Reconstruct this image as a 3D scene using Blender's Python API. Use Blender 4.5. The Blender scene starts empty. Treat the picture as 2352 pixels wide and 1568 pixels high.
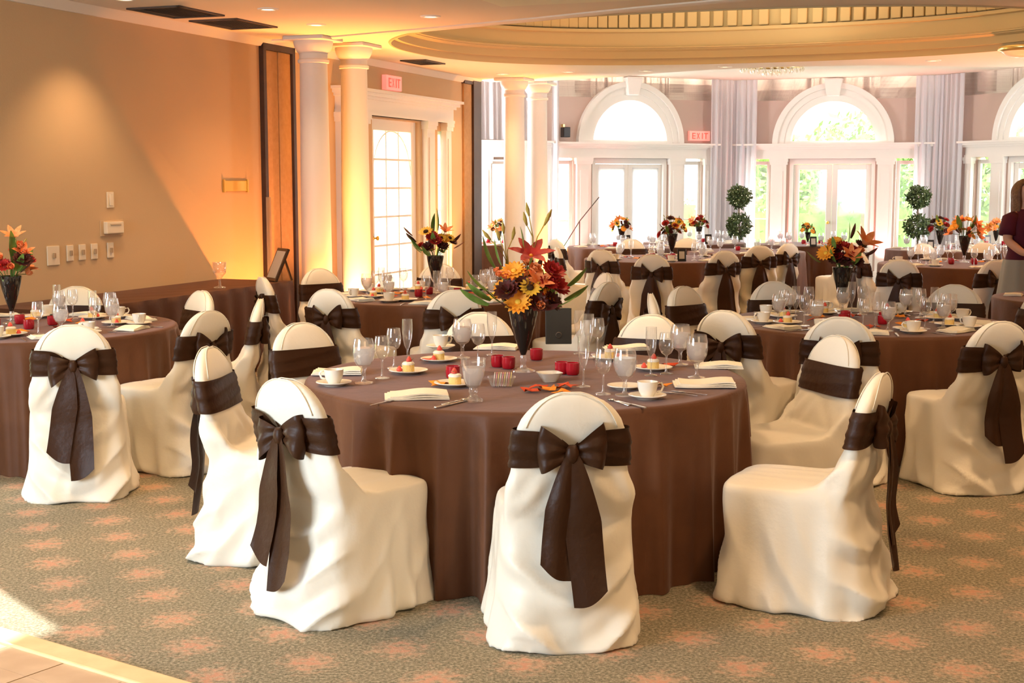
import bpy, bmesh, math, random
from mathutils import Vector, Matrix, noise
PI = math.pi
scene = bpy.context.scene
col = scene.collection
R = math.radians

# ------------------------------------------------------------------ camera
HC = 1.638; FPX = 3125.0; TH = math.atan(364 / 3125.0)
cam_d = bpy.data.cameras.new('camera'); cam = bpy.data.objects.new('camera', cam_d); col.objects.link(cam)
cam.location = (0, 0, HC); cam.rotation_euler = (PI / 2 - TH, 0, 0)
cam_d.sensor_width = 36; cam_d.lens = 36 * FPX / 2352; cam_d.clip_start = 0.05; cam_d.clip_end = 300
scene.camera = cam
# room axes: s runs along the left wall away from the camera, t across the room
AR = R(20.4); UX, UY = math.sin(AR), math.cos(AR); VX, VY = math.cos(AR), -math.sin(AR)
def rw(s, t, z=0.0): return Vector((s * UX + t * VX, s * UY + t * VY, z))
ROOM_ROT = PI / 2 - AR        # a local +X axis turned to run along +s
# ------------------------------------------------------------------ world and light
w = bpy.data.worlds.new('sky'); scene.world = w; w.use_nodes = True
bg = w.node_tree.nodes['Background']; bg.inputs[0].default_value = (0.92, 0.96, 1.0, 1); bg.inputs[1].default_value = 8.5
scene.view_settings.view_transform = 'Standard'; scene.view_settings.look = 'None'
scene.view_settings.exposure = 0.0; scene.view_settings.gamma = 1.0; scene.view_settings.use_curve_mapping = False
scene.cycles.max_bounces = 8; scene.cycles.transparent_max_bounces = 24; scene.cycles.sample_clamp_indirect = 6
scene.cycles.caustics_refractive = False; scene.cycles.caustics_reflective = False

def area(name, loc, target, sx, sy, power, color, portal=False):
    l = bpy.data.lights.new(name, 'AREA'); l.shape = 'RECTANGLE'; l.size = sx; l.size_y = sy; l.energy = power; l.color = color
    o = bpy.data.objects.new(name, l); col.objects.link(o); o.location = loc
    o.rotation_euler = (Vector(target) - Vector(loc)).to_track_quat('-Z', 'Y').to_euler()
    if portal: l.cycles.is_portal = True
    return o
def spot(name, loc, target, power, color, angle=60, blend=0.6, size=0.05):
    l = bpy.data.lights.new(name, 'SPOT'); l.energy = power; l.color = color; l.spot_size = R(angle); l.spot_blend = blend; l.shadow_soft_size = size
    o = bpy.data.objects.new(name, l); col.objects.link(o); o.location = loc
    o.rotation_euler = (Vector(target) - Vector(loc)).to_track_quat('-Z', 'Y').to_euler(); return o
WARM = (1.0, 0.62, 0.32); AMBER = (1.0, 0.37, 0.035)
area('daylight_rear_left', (-4.9, 1.6, 1.6), (-0.2, 5.6, 0.4), 2.4, 2.0, 400, (0.74, 0.87, 1.0))
sun_d = bpy.data.lights.new('sun', 'SUN'); sun_d.energy = 20.0; sun_d.angle = R(0.6); sun_d.color = (1.0, 0.96, 0.88)
sun = bpy.data.objects.new('sun', sun_d); col.objects.link(sun); sun.rotation_euler = Vector((0.64, -0.77, -0.555)).to_track_quat('-Z', 'Y').to_euler(); sun.location = (-20, 20, 18)
area('warm_fill_rear', (2.2, -0.8, 2.9), (0.8, 6.5, 0.5), 3.0, 2.0, 115, (1.0, 0.70, 0.42))  # added warm fill near the ceiling behind the camera, no fixture
# ------------------------------------------------------------------ helpers
MATS = {}
def mat(name, color, rough=0.6, spec=0.4, metal=0.0, sheen=0.0, sheen_tint=None, bump=None, noise_col=None, trans=0.0, emit=None, coat=0.0):
    if name in MATS: return MATS[name]
    m = bpy.data.materials.new(name); m.use_nodes = True; nt = m.node_tree; b = nt.nodes['Principled BSDF']
    b.inputs['Base Color'].default_value = (*color, 1); b.inputs['Roughness'].default_value = rough
    b.inputs['Specular IOR Level'].default_value = spec; b.inputs['Metallic'].default_value = metal
    b.inputs['Sheen Weight'].default_value = sheen; b.inputs['Coat Weight'].default_value = coat
    if sheen_tint: b.inputs['Sheen Tint'].default_value = (*sheen_tint, 1); b.inputs['Sheen Roughness'].default_value = 0.4
    b.inputs['Transmission Weight'].default_value = trans
    if emit: b.inputs['Emission Color'].default_value = (*emit[0], 1); b.inputs['Emission Strength'].default_value = emit[1]
    tc = nt.nodes.new('ShaderNodeTexCoord')
    if noise_col:      # (scale, second colour, amount)
        n = nt.nodes.new('ShaderNodeTexNoise'); n.inputs['Scale'].default_value = noise_col[0]; n.inputs['Detail'].default_value = 4
        mx = nt.nodes.new('ShaderNodeMix'); mx.data_type = 'RGBA'
        mp = nt.nodes.new('ShaderNodeMapRange'); mp.inputs[1].default_value = 0.35; mp.inputs[2].default_value = 0.65; mp.inputs[4].default_value = noise_col[2]
        nt.links.new(tc.outputs['Object'], n.inputs['Vector']); nt.links.new(n.outputs['Fac'], mp.inputs[0]); nt.links.new(mp.outputs[0], mx.inputs['Factor'])
        mx.inputs['A'].default_value = (*color, 1); mx.inputs['B'].default_value = (*noise_col[1], 1)
        nt.links.new(mx.outputs['Result'], b.inputs['Base Color'])
    if bump:           # (scale, strength)
        n = nt.nodes.new('ShaderNodeTexNoise'); n.inputs['Scale'].default_value = bump[0]; n.inputs['Detail'].default_value = 3
        bp = nt.nodes.new('ShaderNodeBump'); bp.inputs['Strength'].default_value = bump[1]; bp.inputs['Distance'].default_value = 0.01
        nt.links.new(tc.outputs['Object'], n.inputs['Vector']); nt.links.new(n.outputs['Fac'], bp.inputs['Height']); nt.links.new(bp.outputs[0], b.inputs['Normal'])
    MATS[name] = m; return m
def glass_mat(name, tint, milk=0.12, refl=1.0):
    m = bpy.data.materials.new(name); m.use_nodes = True; nt = m.node_tree; nt.nodes.clear()
    out = nt.nodes.new('ShaderNodeOutputMaterial'); tr = nt.nodes.new('ShaderNodeBsdfTransparent'); tr.inputs[0].default_value = (*tint, 1)
    gl = nt.nodes.new('ShaderNodeBsdfGlossy'); gl.inputs['Roughness'].default_value = 0.06; gl.inputs[0].default_value = (1, 1, 1, 1)
    df = nt.nodes.new('ShaderNodeBsdfTranslucent'); df.inputs[0].default_value = (min(1, tint[0] * 1.0), min(1, tint[1] * 1.0), min(1, tint[2] * 1.0), 1)
    d2 = nt.nodes.new('ShaderNodeBsdfDiffuse'); d2.inputs[0].default_value = (0.95, 0.93, 0.9, 1)
    ad = nt.nodes.new('ShaderNodeMixShader'); ad.inputs[0].default_value = 0.3
    nt.links.new(df.outputs[0], ad.inputs[1]); nt.links.new(d2.outputs[0], ad.inputs[2])
    mk = nt.nodes.new('ShaderNodeMixShader'); mk.inputs[0].default_value = milk
    nt.links.new(tr.outputs[0], mk.inputs[1]); nt.links.new(ad.outputs[0], mk.inputs[2])
    lw = nt.nodes.new('ShaderNodeLayerWeight'); lw.inputs['Blend'].default_value = 0.35
    mr = nt.nodes.new('ShaderNodeMapRange'); mr.inputs[3].default_value = 0.05; mr.inputs[4].default_value = 0.85 * refl
    nt.links.new(lw.outputs['Facing'], mr.inputs[0])
    mx = nt.nodes.new('ShaderNodeMixShader'); nt.links.new(mr.outputs[0], mx.inputs[0]); nt.links.new(mk.outputs[0], mx.inputs[1]); nt.links.new(gl.outputs[0], mx.inputs[2])
    nt.links.new(mx.outputs[0], out.inputs[0]); MATS[name] = m; return m
def sheer_mat(name, color, trans=0.5):
    m = bpy.data.materials.new(name); m.use_nodes = True; nt = m.node_tree; nt.nodes.clear()
    out = nt.nodes.new('ShaderNodeOutputMaterial'); a = nt.nodes.new('ShaderNodeBsdfDiffuse'); b = nt.nodes.new('ShaderNodeBsdfTranslucent')
    a.inputs[0].default_value = (*color, 1); b.inputs[0].default_value = (*color, 1)
    mx = nt.nodes.new('ShaderNodeMixShader'); mx.inputs[0].default_value = trans
    nt.links.new(a.outputs[0], mx.inputs[1]); nt.links.new(b.outputs[0], mx.inputs[2]); nt.links.new(mx.outputs[0], out.inputs[0]); MATS[name] = m; return m

def new_mesh(name, verts, faces, m=None, smooth=True):
    me = bpy.data.meshes.new(name); me.from_pydata([tuple(v) for v in verts], [], faces); me.validate()
    if smooth: me.shade_smooth()
    if m: me.materials.append(m)
    me.update(); return me
def obj(name, me, parent=None, loc=(0, 0, 0), rot=(0, 0, 0), scale=None):
    o = bpy.data.objects.new(name, me); col.objects.link(o); o.parent = parent; o.location = loc; o.rotation_euler = rot
    if scale is not None: o.scale = (scale,) * 3 if isinstance(scale, (int, float)) else scale
    return o
def tag(o, label=None, cat=None, group=None, kind=None):
    if label: o['label'] = label
    if cat: o['category'] = cat
    if group: o['group'] = group
    if kind: o['kind'] = kind
    return o
def empty(name, loc=(0, 0, 0), rz=0.0):
    o = bpy.data.objects.new(name, None); col.objects.link(o); o.location = loc; o.rotation_euler = (0, 0, rz); o.empty_display_size = 0.1; return o
KIDS = {}
def copy_tree(o, parent=None):
    c = o.copy(); col.objects.link(c); c.parent = parent
    for ch in list(o.children): copy_tree(ch, c)
    return c
class MB:
    def __init__(s): s.v = []; s.f = []
    def add(s, vs, fs):
        n = len(s.v); s.v += [Vector(v) for v in vs]; s.f += [tuple(i + n for i in f) for f in fs]; return s
    def box(s, x0, x1, y0, y1, z0, z1):
        vs = [(x, y, z) for z in (z0, z1) for y in (y0, y1) for x in (x0, x1)]
        return s.add(vs, [(0, 2, 3, 1), (4, 5, 7, 6), (0, 1, 5, 4), (2, 6, 7, 3), (0, 4, 6, 2), (1, 3, 7, 5)])
    def loft(s, rings, cap0=True, cap1=True, close=True):
        n = len(rings[0]); base = len(s.v)
        for r in rings: s.v += [Vector(p) for p in r]
        for i in range(len(rings) - 1):
            for j in range(n if close else n - 1):
                k = (j + 1) % n; s.f.append((base + i * n + j, base + i * n + k, base + (i + 1) * n + k, base + (i + 1) * n + j))
        if cap0: s.f.append(tuple(base + j for j in reversed(range(n))))
        if cap1: s.f.append(tuple(base + (len(rings) - 1) * n + j for j in range(n)))
        return s
    def lathe(s, prof, seg=20, c=(0, 0, 0), cap0=False, cap1=False):
        return s.loft([[(c[0] + r * math.cos(2 * PI * j / seg), c[1] + r * math.sin(2 * PI * j / seg), c[2] + z) for j in range(seg)] for r, z in prof], cap0, cap1)
    def tube(s, pts, rad, seg=6):
        pts = [Vector(p) for p in pts]; rings = []
        for i, p in enumerate(pts):
            d = (pts[min(i + 1, len(pts) - 1)] - pts[max(i - 1, 0)]).normalized()
            a = d.orthogonal().normalized(); b = d.cross(a); r = rad[i] if isinstance(rad, (list, tuple)) else rad
            rings.append([p + (a * math.cos(2 * PI * j / seg) + b * math.sin(2 * PI * j / seg)) * r for j in range(seg)])
        # keep rings untwisted
        for i in range(1, len(rings)):
            best = min(range(seg), key=lambda k: (rings[i][k] - rings[i - 1][0]).length); rings[i] = rings[i][best:] + rings[i][:best]
        return s.loft(rings)
    def xf(s, M): s.v = [M @ v for v in s.v]; return s
    def mesh(s, name, m, smooth=False): return new_mesh(name, s.v, s.f, m, smooth)
def bevel_mesh(me, w, seg=2):
    bm = bmesh.new(); bm.from_mesh(me); bmesh.ops.bevel(bm, geom=bm.edges[:], offset=w, segments=seg, affect='EDGES', profile=0.6, clamp_overlap=True)
    bm.to_mesh(me); bm.free(); return me
def smooth_by_angle(me, deg=35):
    me.shade_smooth()
    try: me.set_sharp_from_angle(angle=R(deg))
    except Exception: pass
    return me
def sgnpow(v, p): return math.copysign(abs(v) ** p, v)
def at(px, py, z):
    dx = (px - 1176) / FPX; dy = -(py - 784) / FPX
    d = Vector((dx, math.cos(TH) + dy * math.sin(TH), -math.sin(TH) + dy * math.cos(TH))); t = (z - HC) / d.z
    return d.x * t, d.y * t
# ------------------------------------------------------------------ materials
m_wall = mat('tan_wall_paint', (0.62, 0.44, 0.26), 0.75, 0.2, bump=(60, 0.08))
m_pink = mat('rose_beige_wall_paint', (0.56, 0.43, 0.37), 0.8, 0.2, bump=(60, 0.08))
m_white = mat('white_trim_paint', (0.82, 0.79, 0.74), 0.5, 0.3, bump=(30, 0.04))
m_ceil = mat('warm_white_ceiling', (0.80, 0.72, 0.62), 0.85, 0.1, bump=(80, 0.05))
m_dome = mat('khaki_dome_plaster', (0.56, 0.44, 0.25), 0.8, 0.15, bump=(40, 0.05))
m_dark = mat('dark_brown_wood', (0.035, 0.018, 0.010), 0.45, 0.4, noise_col=(9, (0.06, 0.03, 0.015), 0.6))
m_panel = mat('folding_panel_fabric', (0.42, 0.27, 0.14), 0.85, 0.1, noise_col=(20, (0.36, 0.22, 0.11), 0.7))
m_grille = mat('dark_grille_metal', (0.10, 0.075, 0.06), 0.6, 0.3)
m_cover = mat('ivory_satin', (0.80, 0.745, 0.62), 0.42, 0.35, sheen=0.25, bump=(55, 0.10))
m_cloth = mat('brown_taffeta', (0.098, 0.036, 0.0135), 0.60, 0.30, sheen=0.22, sheen_tint=(0.75, 0.62, 0.62), bump=(22, 0.22), noise_col=(5, (0.125, 0.048, 0.019), 0.8))
m_sash = mat('chocolate_satin', (0.037, 0.0135, 0.0045), 0.45, 0.2, sheen=0.03, sheen_tint=(0.7, 0.4, 0.2), bump=(35, 0.25))
m_china = mat('cream_china', (0.86, 0.80, 0.68), 0.18, 0.5, coat=0.3)
m_napkin = mat('ivory_linen', (0.88, 0.82, 0.68), 0.75, 0.2, bump=(90, 0.2))
m_steel = mat('silver_cutlery', (0.72, 0.69, 0.66), 0.22, 0.5, metal=1.0)
m_glass = glass_mat('clear_glass', (0.98, 0.98, 0.98), 0.10, 0.85)
m_water = glass_mat('ice_water', (0.97, 0.98, 1.0), 0.70, 0.5)
m_pane = glass_mat('window_glass', (0.97, 0.98, 0.98), 0.02, 0.25)
m_redglass = glass_mat('ruby_glass', (0.45, 0.01, 0.02), 0.0, 0.5)
m_ruby = mat('ruby_candle_glass', (0.42, 0.008, 0.02), 0.12, 0.6, coat=0.6)
m_vase = mat('smoked_black_glass', (0.012, 0.010, 0.008), 0.07, 0.6, coat=0.5)
m_black = mat('black_satin_frame', (0.012, 0.012, 0.012), 0.35, 0.4)
m_print = mat('printed_card', (0.55, 0.50, 0.42), 0.6, 0.2)
m_leafc = mat('deep_green_leaf', (0.10, 0.20, 0.035), 0.5, 0.4, noise_col=(30, (0.20, 0.30, 0.05), 0.8))
m_orange = mat('orange_petal', (0.88, 0.30, 0.02), 0.55, 0.3, noise_col=(40, (0.95, 0.45, 0.05), 0.8))
m_red = mat('red_petal', (0.50, 0.03, 0.015), 0.6, 0.3, noise_col=(40, (0.30, 0.01, 0.02), 0.8))
m_coral = mat('coral_petal', (0.85, 0.22, 0.06), 0.55, 0.3, noise_col=(40, (0.92, 0.40, 0.16), 0.8))
m_yel = mat('golden_petal', (0.80, 0.48, 0.05), 0.55, 0.3)
m_burg = mat('burgundy_foliage', (0.12, 0.02, 0.02), 0.55, 0.3, noise_col=(30, (0.07, 0.03, 0.015), 0.8))
m_seedc = mat('dark_flower_centre', (0.05, 0.025, 0.01), 0.8, 0.1)
m_cake = mat('yellow_sponge', (0.82, 0.60, 0.22), 0.8, 0.1, bump=(120, 0.5))
m_straw = mat('strawberry_topping', (0.72, 0.08, 0.05), 0.35, 0.5)
m_silkr = mat('red_silk_leaf', (0.60, 0.07, 0.02), 0.6, 0.2)
m_silko = mat('orange_silk_leaf', (0.85, 0.28, 0.03), 0.6, 0.2)
m_brass = mat('brass_plate', (0.80, 0.50, 0.10), 0.35, 0.5, metal=0.7)
m_plastic = mat('ivory_switch_plastic', (0.80, 0.66, 0.46), 0.4, 0.4)
m_exit = mat('lit_exit_face', (0.9, 0.35, 0.30), 0.4, 0.3, emit=((1.0, 0.28, 0.22), 0.75))
m_exitl = mat('exit_letters', (0.9, 0.10, 0.08), 0.4, 0.3, emit=((1.0, 0.10, 0.06), 0.9))
m_lamp = mat('lamp_lens', (1, 0.9, 0.7), 0.4, 0.3, emit=((1.0, 0.80, 0.5), 6.0))
m_crystal = glass_mat('crystal', (0.98, 0.95, 0.86), 0.25, 1.0)
m_gold = mat('gilt_metal', (0.80, 0.60, 0.25), 0.3, 0.5, metal=0.9)
m_curt = sheer_mat('white_curtain', (0.82, 0.82, 0.86), 0.45)
m_shade = sheer_mat('white_shade', (0.86, 0.86, 0.88), 0.62)
m_shade2 = sheer_mat('grey_white_shade', (0.66, 0.66, 0.68), 0.40)
m_skin = mat('skin', (0.62, 0.34, 0.22), 0.5, 0.4)
m_hair = mat('brown_hair', (0.10, 0.045, 0.02), 0.5, 0.4, noise_col=(40, (0.18, 0.09, 0.04), 0.8), bump=(80, 0.5))
m_plum = mat('plum_jersey', (0.075, 0.008, 0.022), 0.7, 0.2)
m_grey = mat('grey_wrap', (0.30, 0.30, 0.27), 0.75, 0.2)
m_skirt = mat('burgundy_skirt', (0.22, 0.01, 0.02), 0.7, 0.2)
m_tree = mat('tree_leaves', (0.16, 0.30, 0.06), 0.6, 0.3, noise_col=(2, (0.30, 0.42, 0.12), 0.9))
m_bark = mat('tree_bark', (0.28, 0.22, 0.16), 0.85, 0.1, bump=(20, 0.6))
m_lawn = mat('lawn', (0.30, 0.42, 0.14), 0.9, 0.1, noise_col=(6, (0.42, 0.50, 0.22), 0.8))
m_terr = mat('pale_terrace', (0.75, 0.72, 0.66), 0.8, 0.1, noise_col=(3, (0.66, 0.63, 0.58), 0.7))
m_wood = mat('pale_oak_parquet', (0.62, 0.44, 0.28), 0.35, 0.4, noise_col=(7, (0.50, 0.33, 0.20), 0.8))
m_edge = mat('golden_wood_edging', (0.80, 0.60, 0.32), 0.35, 0.4, noise_col=(12, (0.70, 0.50, 0.25), 0.7))
def carpet():
    m = bpy.data.materials.new('patterned_carpet'); m.use_nodes = True; nt = m.node_tree; N = nt.nodes; L = nt.links; b = N['Principled BSDF']
    b.inputs['Roughness'].default_value = 0.95; b.inputs['Specular IOR Level'].default_value = 0.08
    tc = N.new('ShaderNodeTexCoord'); mp = N.new('ShaderNodeMapping'); mp.inputs['Rotation'].default_value = (0, 0, R(20.4))
    L.new(tc.outputs['Object'], mp.inputs['Vector'])
    def math_(op, a, b_=None, c=None):
        n = N.new('ShaderNodeMath'); n.operation = op
        for i, x in enumerate((a, b_, c)):
            if x is None: continue
            if isinstance(x, (int, float)): n.inputs[i].default_value = x
            else: L.new(x, n.inputs[i])
        return n.outputs[0]
    sp = N.new('ShaderNodeSeparateXYZ'); L.new(mp.outputs[0], sp.inputs[0])
    ST, SS = 0.235, 0.47
    row = math_('FLOOR', math_('DIVIDE', sp.outputs[0], ST))
    off = math_('MULTIPLY', math_('MODULO', math_('ABSOLUTE', row), 2.0), 0.5)
    fx = math_('MULTIPLY', math_('SUBTRACT', math_('FRACT', math_('DIVIDE', sp.outputs[0], ST)), 0.5), ST)
    fy = math_('MULTIPLY', math_('SUBTRACT', math_('FRACT', math_('ADD', math_('DIVIDE', sp.outputs[1], SS), off)), 0.5), SS)
    d = math_('SQRT', math_('ADD', math_('MULTIPLY', fx, fx), math_('MULTIPLY', fy, fy)))
    ang = math_('ARCTAN2', fy, fx)
    pet = math_('MULTIPLY', math_('SINE', math_('MULTIPLY', ang, 6.0)), 0.008)
    n1 = N.new('ShaderNodeTexNoise'); n1.inputs['Scale'].default_value = 34; n1.inputs['Detail'].default_value = 3; L.new(tc.outputs['Object'], n1.inputs['Vector'])
    nd = math_('MULTIPLY', math_('SUBTRACT', n1.outputs['Fac'], 0.5), 0.34)
    dd = math_('ADD', math_('ADD', d, pet), nd)
    fl = N.new('ShaderNodeMapRange'); fl.inputs[1].default_value = 0.115; fl.inputs[2].default_value = 0.040; L.new(dd, fl.inputs[0])
    co = N.new('ShaderNodeMapRange'); co.inputs[1].default_value = 0.04; co.inputs[2].default_value = 0.01; L.new(dd, co.inputs[0])
    n2 = N.new('ShaderNodeTexNoise'); n2.inputs['Scale'].default_value = 80; n2.inputs['Detail'].default_value = 3; n2.inputs['Roughness'].default_value = 0.7; L.new(tc.outputs['Object'], n2.inputs['Vector'])
    cr = N.new('ShaderNodeValToRGB'); cr.color_ramp.elements[0].position = 0.36; cr.color_ramp.elements[0].color = (0.15, 0.135, 0.09, 1)
    cr.color_ramp.elements[1].position = 0.66; cr.color_ramp.elements[1].color = (0.42, 0.36, 0.255, 1)
    e = cr.color_ramp.elements.new(0.50); e.color = (0.25, 0.215, 0.145, 1)
    L.new(n2.outputs['Fac'], cr.inputs[0])
    mx = N.new('ShaderNodeMix'); mx.data_type = 'RGBA'; L.new(math_('MULTIPLY', fl.outputs[0], 0.42), mx.inputs['Factor']); L.new(cr.outputs[0], mx.inputs['A']); mx.inputs['B'].default_value = (0.70, 0.42, 0.28, 1)
    m2 = N.new('ShaderNodeMix'); m2.data_type = 'RGBA'; L.new(math_('MULTIPLY', co.outputs[0], 0.6), m2.inputs['Factor']); L.new(mx.outputs['Result'], m2.inputs['A']); m2.inputs['B'].default_value = (0.55, 0.26, 0.17, 1)
    L.new(m2.outputs['Result'], b.inputs['Base Color'])
    bp = N.new('ShaderNodeBump'); bp.inputs['Strength'].default_value = 0.5; bp.inputs['Distance'].default_value = 0.006; L.new(n2.outputs['Fac'], bp.inputs['Height']); L.new(bp.outputs[0], b.inputs['Normal'])
    return m
m_carpet = carpet()
# ------------------------------------------------------------------ floor and outside ground
HM = 3.03; HB = 3.36       # main ceiling, bay ceiling
def struct(o): o['kind'] = 'structure'; return o
T_R = 4.5
P1 = Vector((0.615, 21.956)); P2 = Vector((3.77, 23.4)); P3 = Vector((7.022, 22.19)); P4 = Vector((8.467, 19.035))
D1 = (P2 - P1).normalized(); D2 = (P3 - P2).normalized(); D3 = (P4 - P3).normalized()
P0 = P1 - D1 * 2.3
def v2(p): return Vector((p[0], p[1]))
Q0 = v2(rw(17.46, -7.0)); Q1 = v2(rw(17.46, -8.9)); QB = v2(rw(-4, -7.0)); QC = v2(rw(-4, T_R)); QD = v2(rw(18.4, T_R)); QE = v2(rw(18.4, 2.6))
floor_poly = [QB, QC, QD, QE, P4, P3, P2, P1, P0, Q1, Q0]
fm = MB(); fm.add([(p.x, p.y, 0) for p in floor_poly] + [(p.x, p.y, -0.1) for p in floor_poly],
    [tuple(range(11)), tuple(reversed(range(11, 22)))] + [(i, i + 11, (i + 1) % 11 + 11, (i + 1) % 11) for i in range(11)])
struct(obj('floor', fm.mesh('floor', m_carpet)))
g = MB().box(-60, 60, -40, 120, -0.16, -0.12); struct(obj('ground_outside', g.mesh('ground_outside', m_lawn)))
g = MB().box(-3, 16, 21.0, 29, -0.119, -0.101); struct(obj('terrace', g.mesh('terrace', m_terr)))
# dance floor corner with wooden edging at the lower left
e0 = Vector((-1.883, 4.846)); e1 = Vector((-1.115, 4.329)); ed = (e1 - e0).normalized(); en = Vector((ed.y, -ed.x))
if en.y > 0: en = -en
df = empty('dance_floor', (e0.x, e0.y, 0.0), math.atan2(ed.y, ed.x)); struct(df)
obj('edging', bevel_mesh(MB().box(-2.2, 3.2, -0.105, 0.0, 0.0, 0.022).mesh('edging', m_edge), 0.008), df)
sh = [MB().box(0.0, 0.298, -0.148, 0.0, 0.0, 0.012).mesh('parquet_block', m_wood)]
for i in range(18):
    for j in range(6):
        ob = obj('parquet_block', sh[0], df, (-2.2 + i * 0.3, -0.107 - j * 0.15, 0)); ob.scale = (0.995, 1, 1 + 0.05 * ((i * 7 + j * 3) % 3))
# ------------------------------------------------------------------ walls
def wall_strips(L, H, openings, n=None, arch=None, zb=0.0):
    """front-face wall in local (x along, z up) with rectangular openings (x0,x1,z0,z1) and an optional arch (cx, z0, r)."""
    xs = {0.0, L}
    for o in openings: xs |= {o[0], o[1]}
    if arch:
        for k in range(41): xs.add(arch[0] - arch[2] * math.cos(PI * k / 40))
    xs = sorted(x for x in xs if 0 <= x <= L); mb = MB()
    for a, b in zip(xs, xs[1:]):
        if b - a < 1e-5: continue
        mid = (a + b) / 2; gaps = [(o[2], o[2], o[3], o[3]) for o in openings if o[0] <= mid <= o[1]]
        if arch and abs(mid - arch[0]) < arch[2]:
            ha = arch[1] + math.sqrt(max(0, arch[2] ** 2 - (a - arch[0]) ** 2)); hb = arch[1] + math.sqrt(max(0, arch[2] ** 2 - (b - arch[0]) ** 2))
            gaps.append((arch[1], arch[1], ha, hb))
        gaps.sort(); za = zb_ = zb
        for g0a, g0b, g1a, g1b in gaps:
            if g0a > za + 1e-4: mb.add([(a, 0, za), (b, 0, zb_), (b, 0, g0b), (a, 0, g0a)], [(0, 1, 2, 3)])
            za, zb_ = g1a, g1b
        if H > max(za, zb_) - 1e-6: mb.add([(a, 0, za), (b, 0, zb_), (b, 0, H), (a, 0, H)], [(0, 1, 2, 3)])
    # give it thickness: back face + edges
    n0 = len(mb.v); T = 0.16
    fs = list(mb.f); mb.v += [Vector((v.x, T, v.z)) for v in mb.v[:n0]]
    for f in fs:
        mb.f.append(tuple(i + n0 for i in reversed(f)))
    for o in openings:
        x0, x1, z0, z1 = o
        mb.add([(x0, 0, z0), (x0, T, z0), (x0, T, z1), (x0, 0, z1)], [(0, 1, 2, 3)]); mb.add([(x1, 0, z0), (x1, T, z0), (x1, T, z1), (x1, 0, z1)], [(3, 2, 1, 0)])
        mb.add([(x0, 0, z1), (x0, T, z1), (x1, T, z1), (x1, 0, z1)], [(0, 1, 2, 3)])
    if arch:
        pr = [(arch[0] - arch[2] * math.cos(PI * k / 40), arch[1] + arch[2] * math.sin(PI * k / 40)) for k in range(41)]
        for p, q in zip(pr, pr[1:]): mb.add([(p[0], 0, p[1]), (p[0], T, p[1]), (q[0], T, q[1]), (q[0], 0, q[1])], [(0, 1, 2, 3)])
        mb.add([(pr[0][0], 0, arch[1]), (pr[0][0], T, arch[1]), (pr[-1][0], T, arch[1]), (pr[-1][0], 0, arch[1])], [(3, 2, 1, 0)])
    return mb
def frame_at(P, D):       # local x along D, local y pointing out of the room (to the left of D seen from above)
    return (P.x, P.y, 0), math.atan2(D.y, D.x)
def wall(name, P, D, L, H, m, openings=(), arch=None, zb=0.0):
    loc, rz = frame_at(P, D); o = obj(name, wall_strips(L, H, list(openings), arch=arch, zb=zb).mesh(name, m), None, loc, (0, 0, rz)); return struct(o)
Uv = Vector((UX, UY)); Vv = Vector((VX, VY))
# left wall: x = s + 4
LD = 14.88 + 4      # centre of the french door unit along the left wall
sun_door = (8.55 - 3.0, 8.55 - 2.2)
wall('wall_left', QB, Uv, 21.46, HM, m_wall, [(LD - 0.66, LD + 0.66, 0, 2.38), (LD - 1.56, LD - 1.22, 0.25, 2.30), (LD + 1.22, LD + 1.48, 0.25, 2.30), (9.0, 10.22, 0, 2.48)])
wall('wall_left_return', Q0, -Vv, 1.9, HB, m_pink)
wall('wall_bay_end', Q1, (P0 - Q1).normalized(), (P0 - Q1).length, HB, m_pink)
wall('wall_right_bay', P4, (QE - P4).normalized(), (QE - P4).length, HB, m_pink)
wall('wall_right_return', QE, Vv, 1.9, HB, m_wall)
wall('wall_right', QD, -Uv, 22.4, HM, m_wall)
wall('wall_back', QC, -Vv, T_R + 7.0, HM, m_wall)
# ------------------------------------------------------------------ door and window units
def pilaster_mesh(name, x, w, z1, dep=0.07):
    mb = MB().box(x, x + w, -dep, 0, 0, z1 - 0.10).box(x - 0.02, x + w + 0.02, -dep - 0.02, 0, z1 - 0.10, z1 - 0.05).box(x - 0.03, x + w + 0.03, -dep - 0.03, 0, z1 - 0.05, z1).box(x - 0.02, x + w + 0.02, -dep - 0.02, 0, 0, 0.18)
    mb.box(x + 0.05, x + w - 0.05, -dep - 0.012, -dep, 0.3, z1 - 0.2)
    return mb.mesh(name, m_white)
def entablature(root, x0, x1, z0, z1):
    h = z1 - z0
    obj('frieze', MB().box(x0, x1, -0.08, 0, z0, z0 + h * 0.62).box(x0 - 0.01, x1 + 0.01, -0.095, 0, z0, z0 + 0.035).mesh('frieze', m_white), root)
    obj('cornice', MB().box(x0 - 0.03, x1 + 0.03, -0.11, 0, z0 + h * 0.62, z0 + h * 0.74).box(x0 - 0.06, x1 + 0.06, -0.15, 0, z0 + h * 0.74, z0 + h * 0.88).box(x0 - 0.09, x1 + 0.09, -0.19, 0, z0 + h * 0.88, z1).mesh('cornice', m_white), root)
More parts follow.
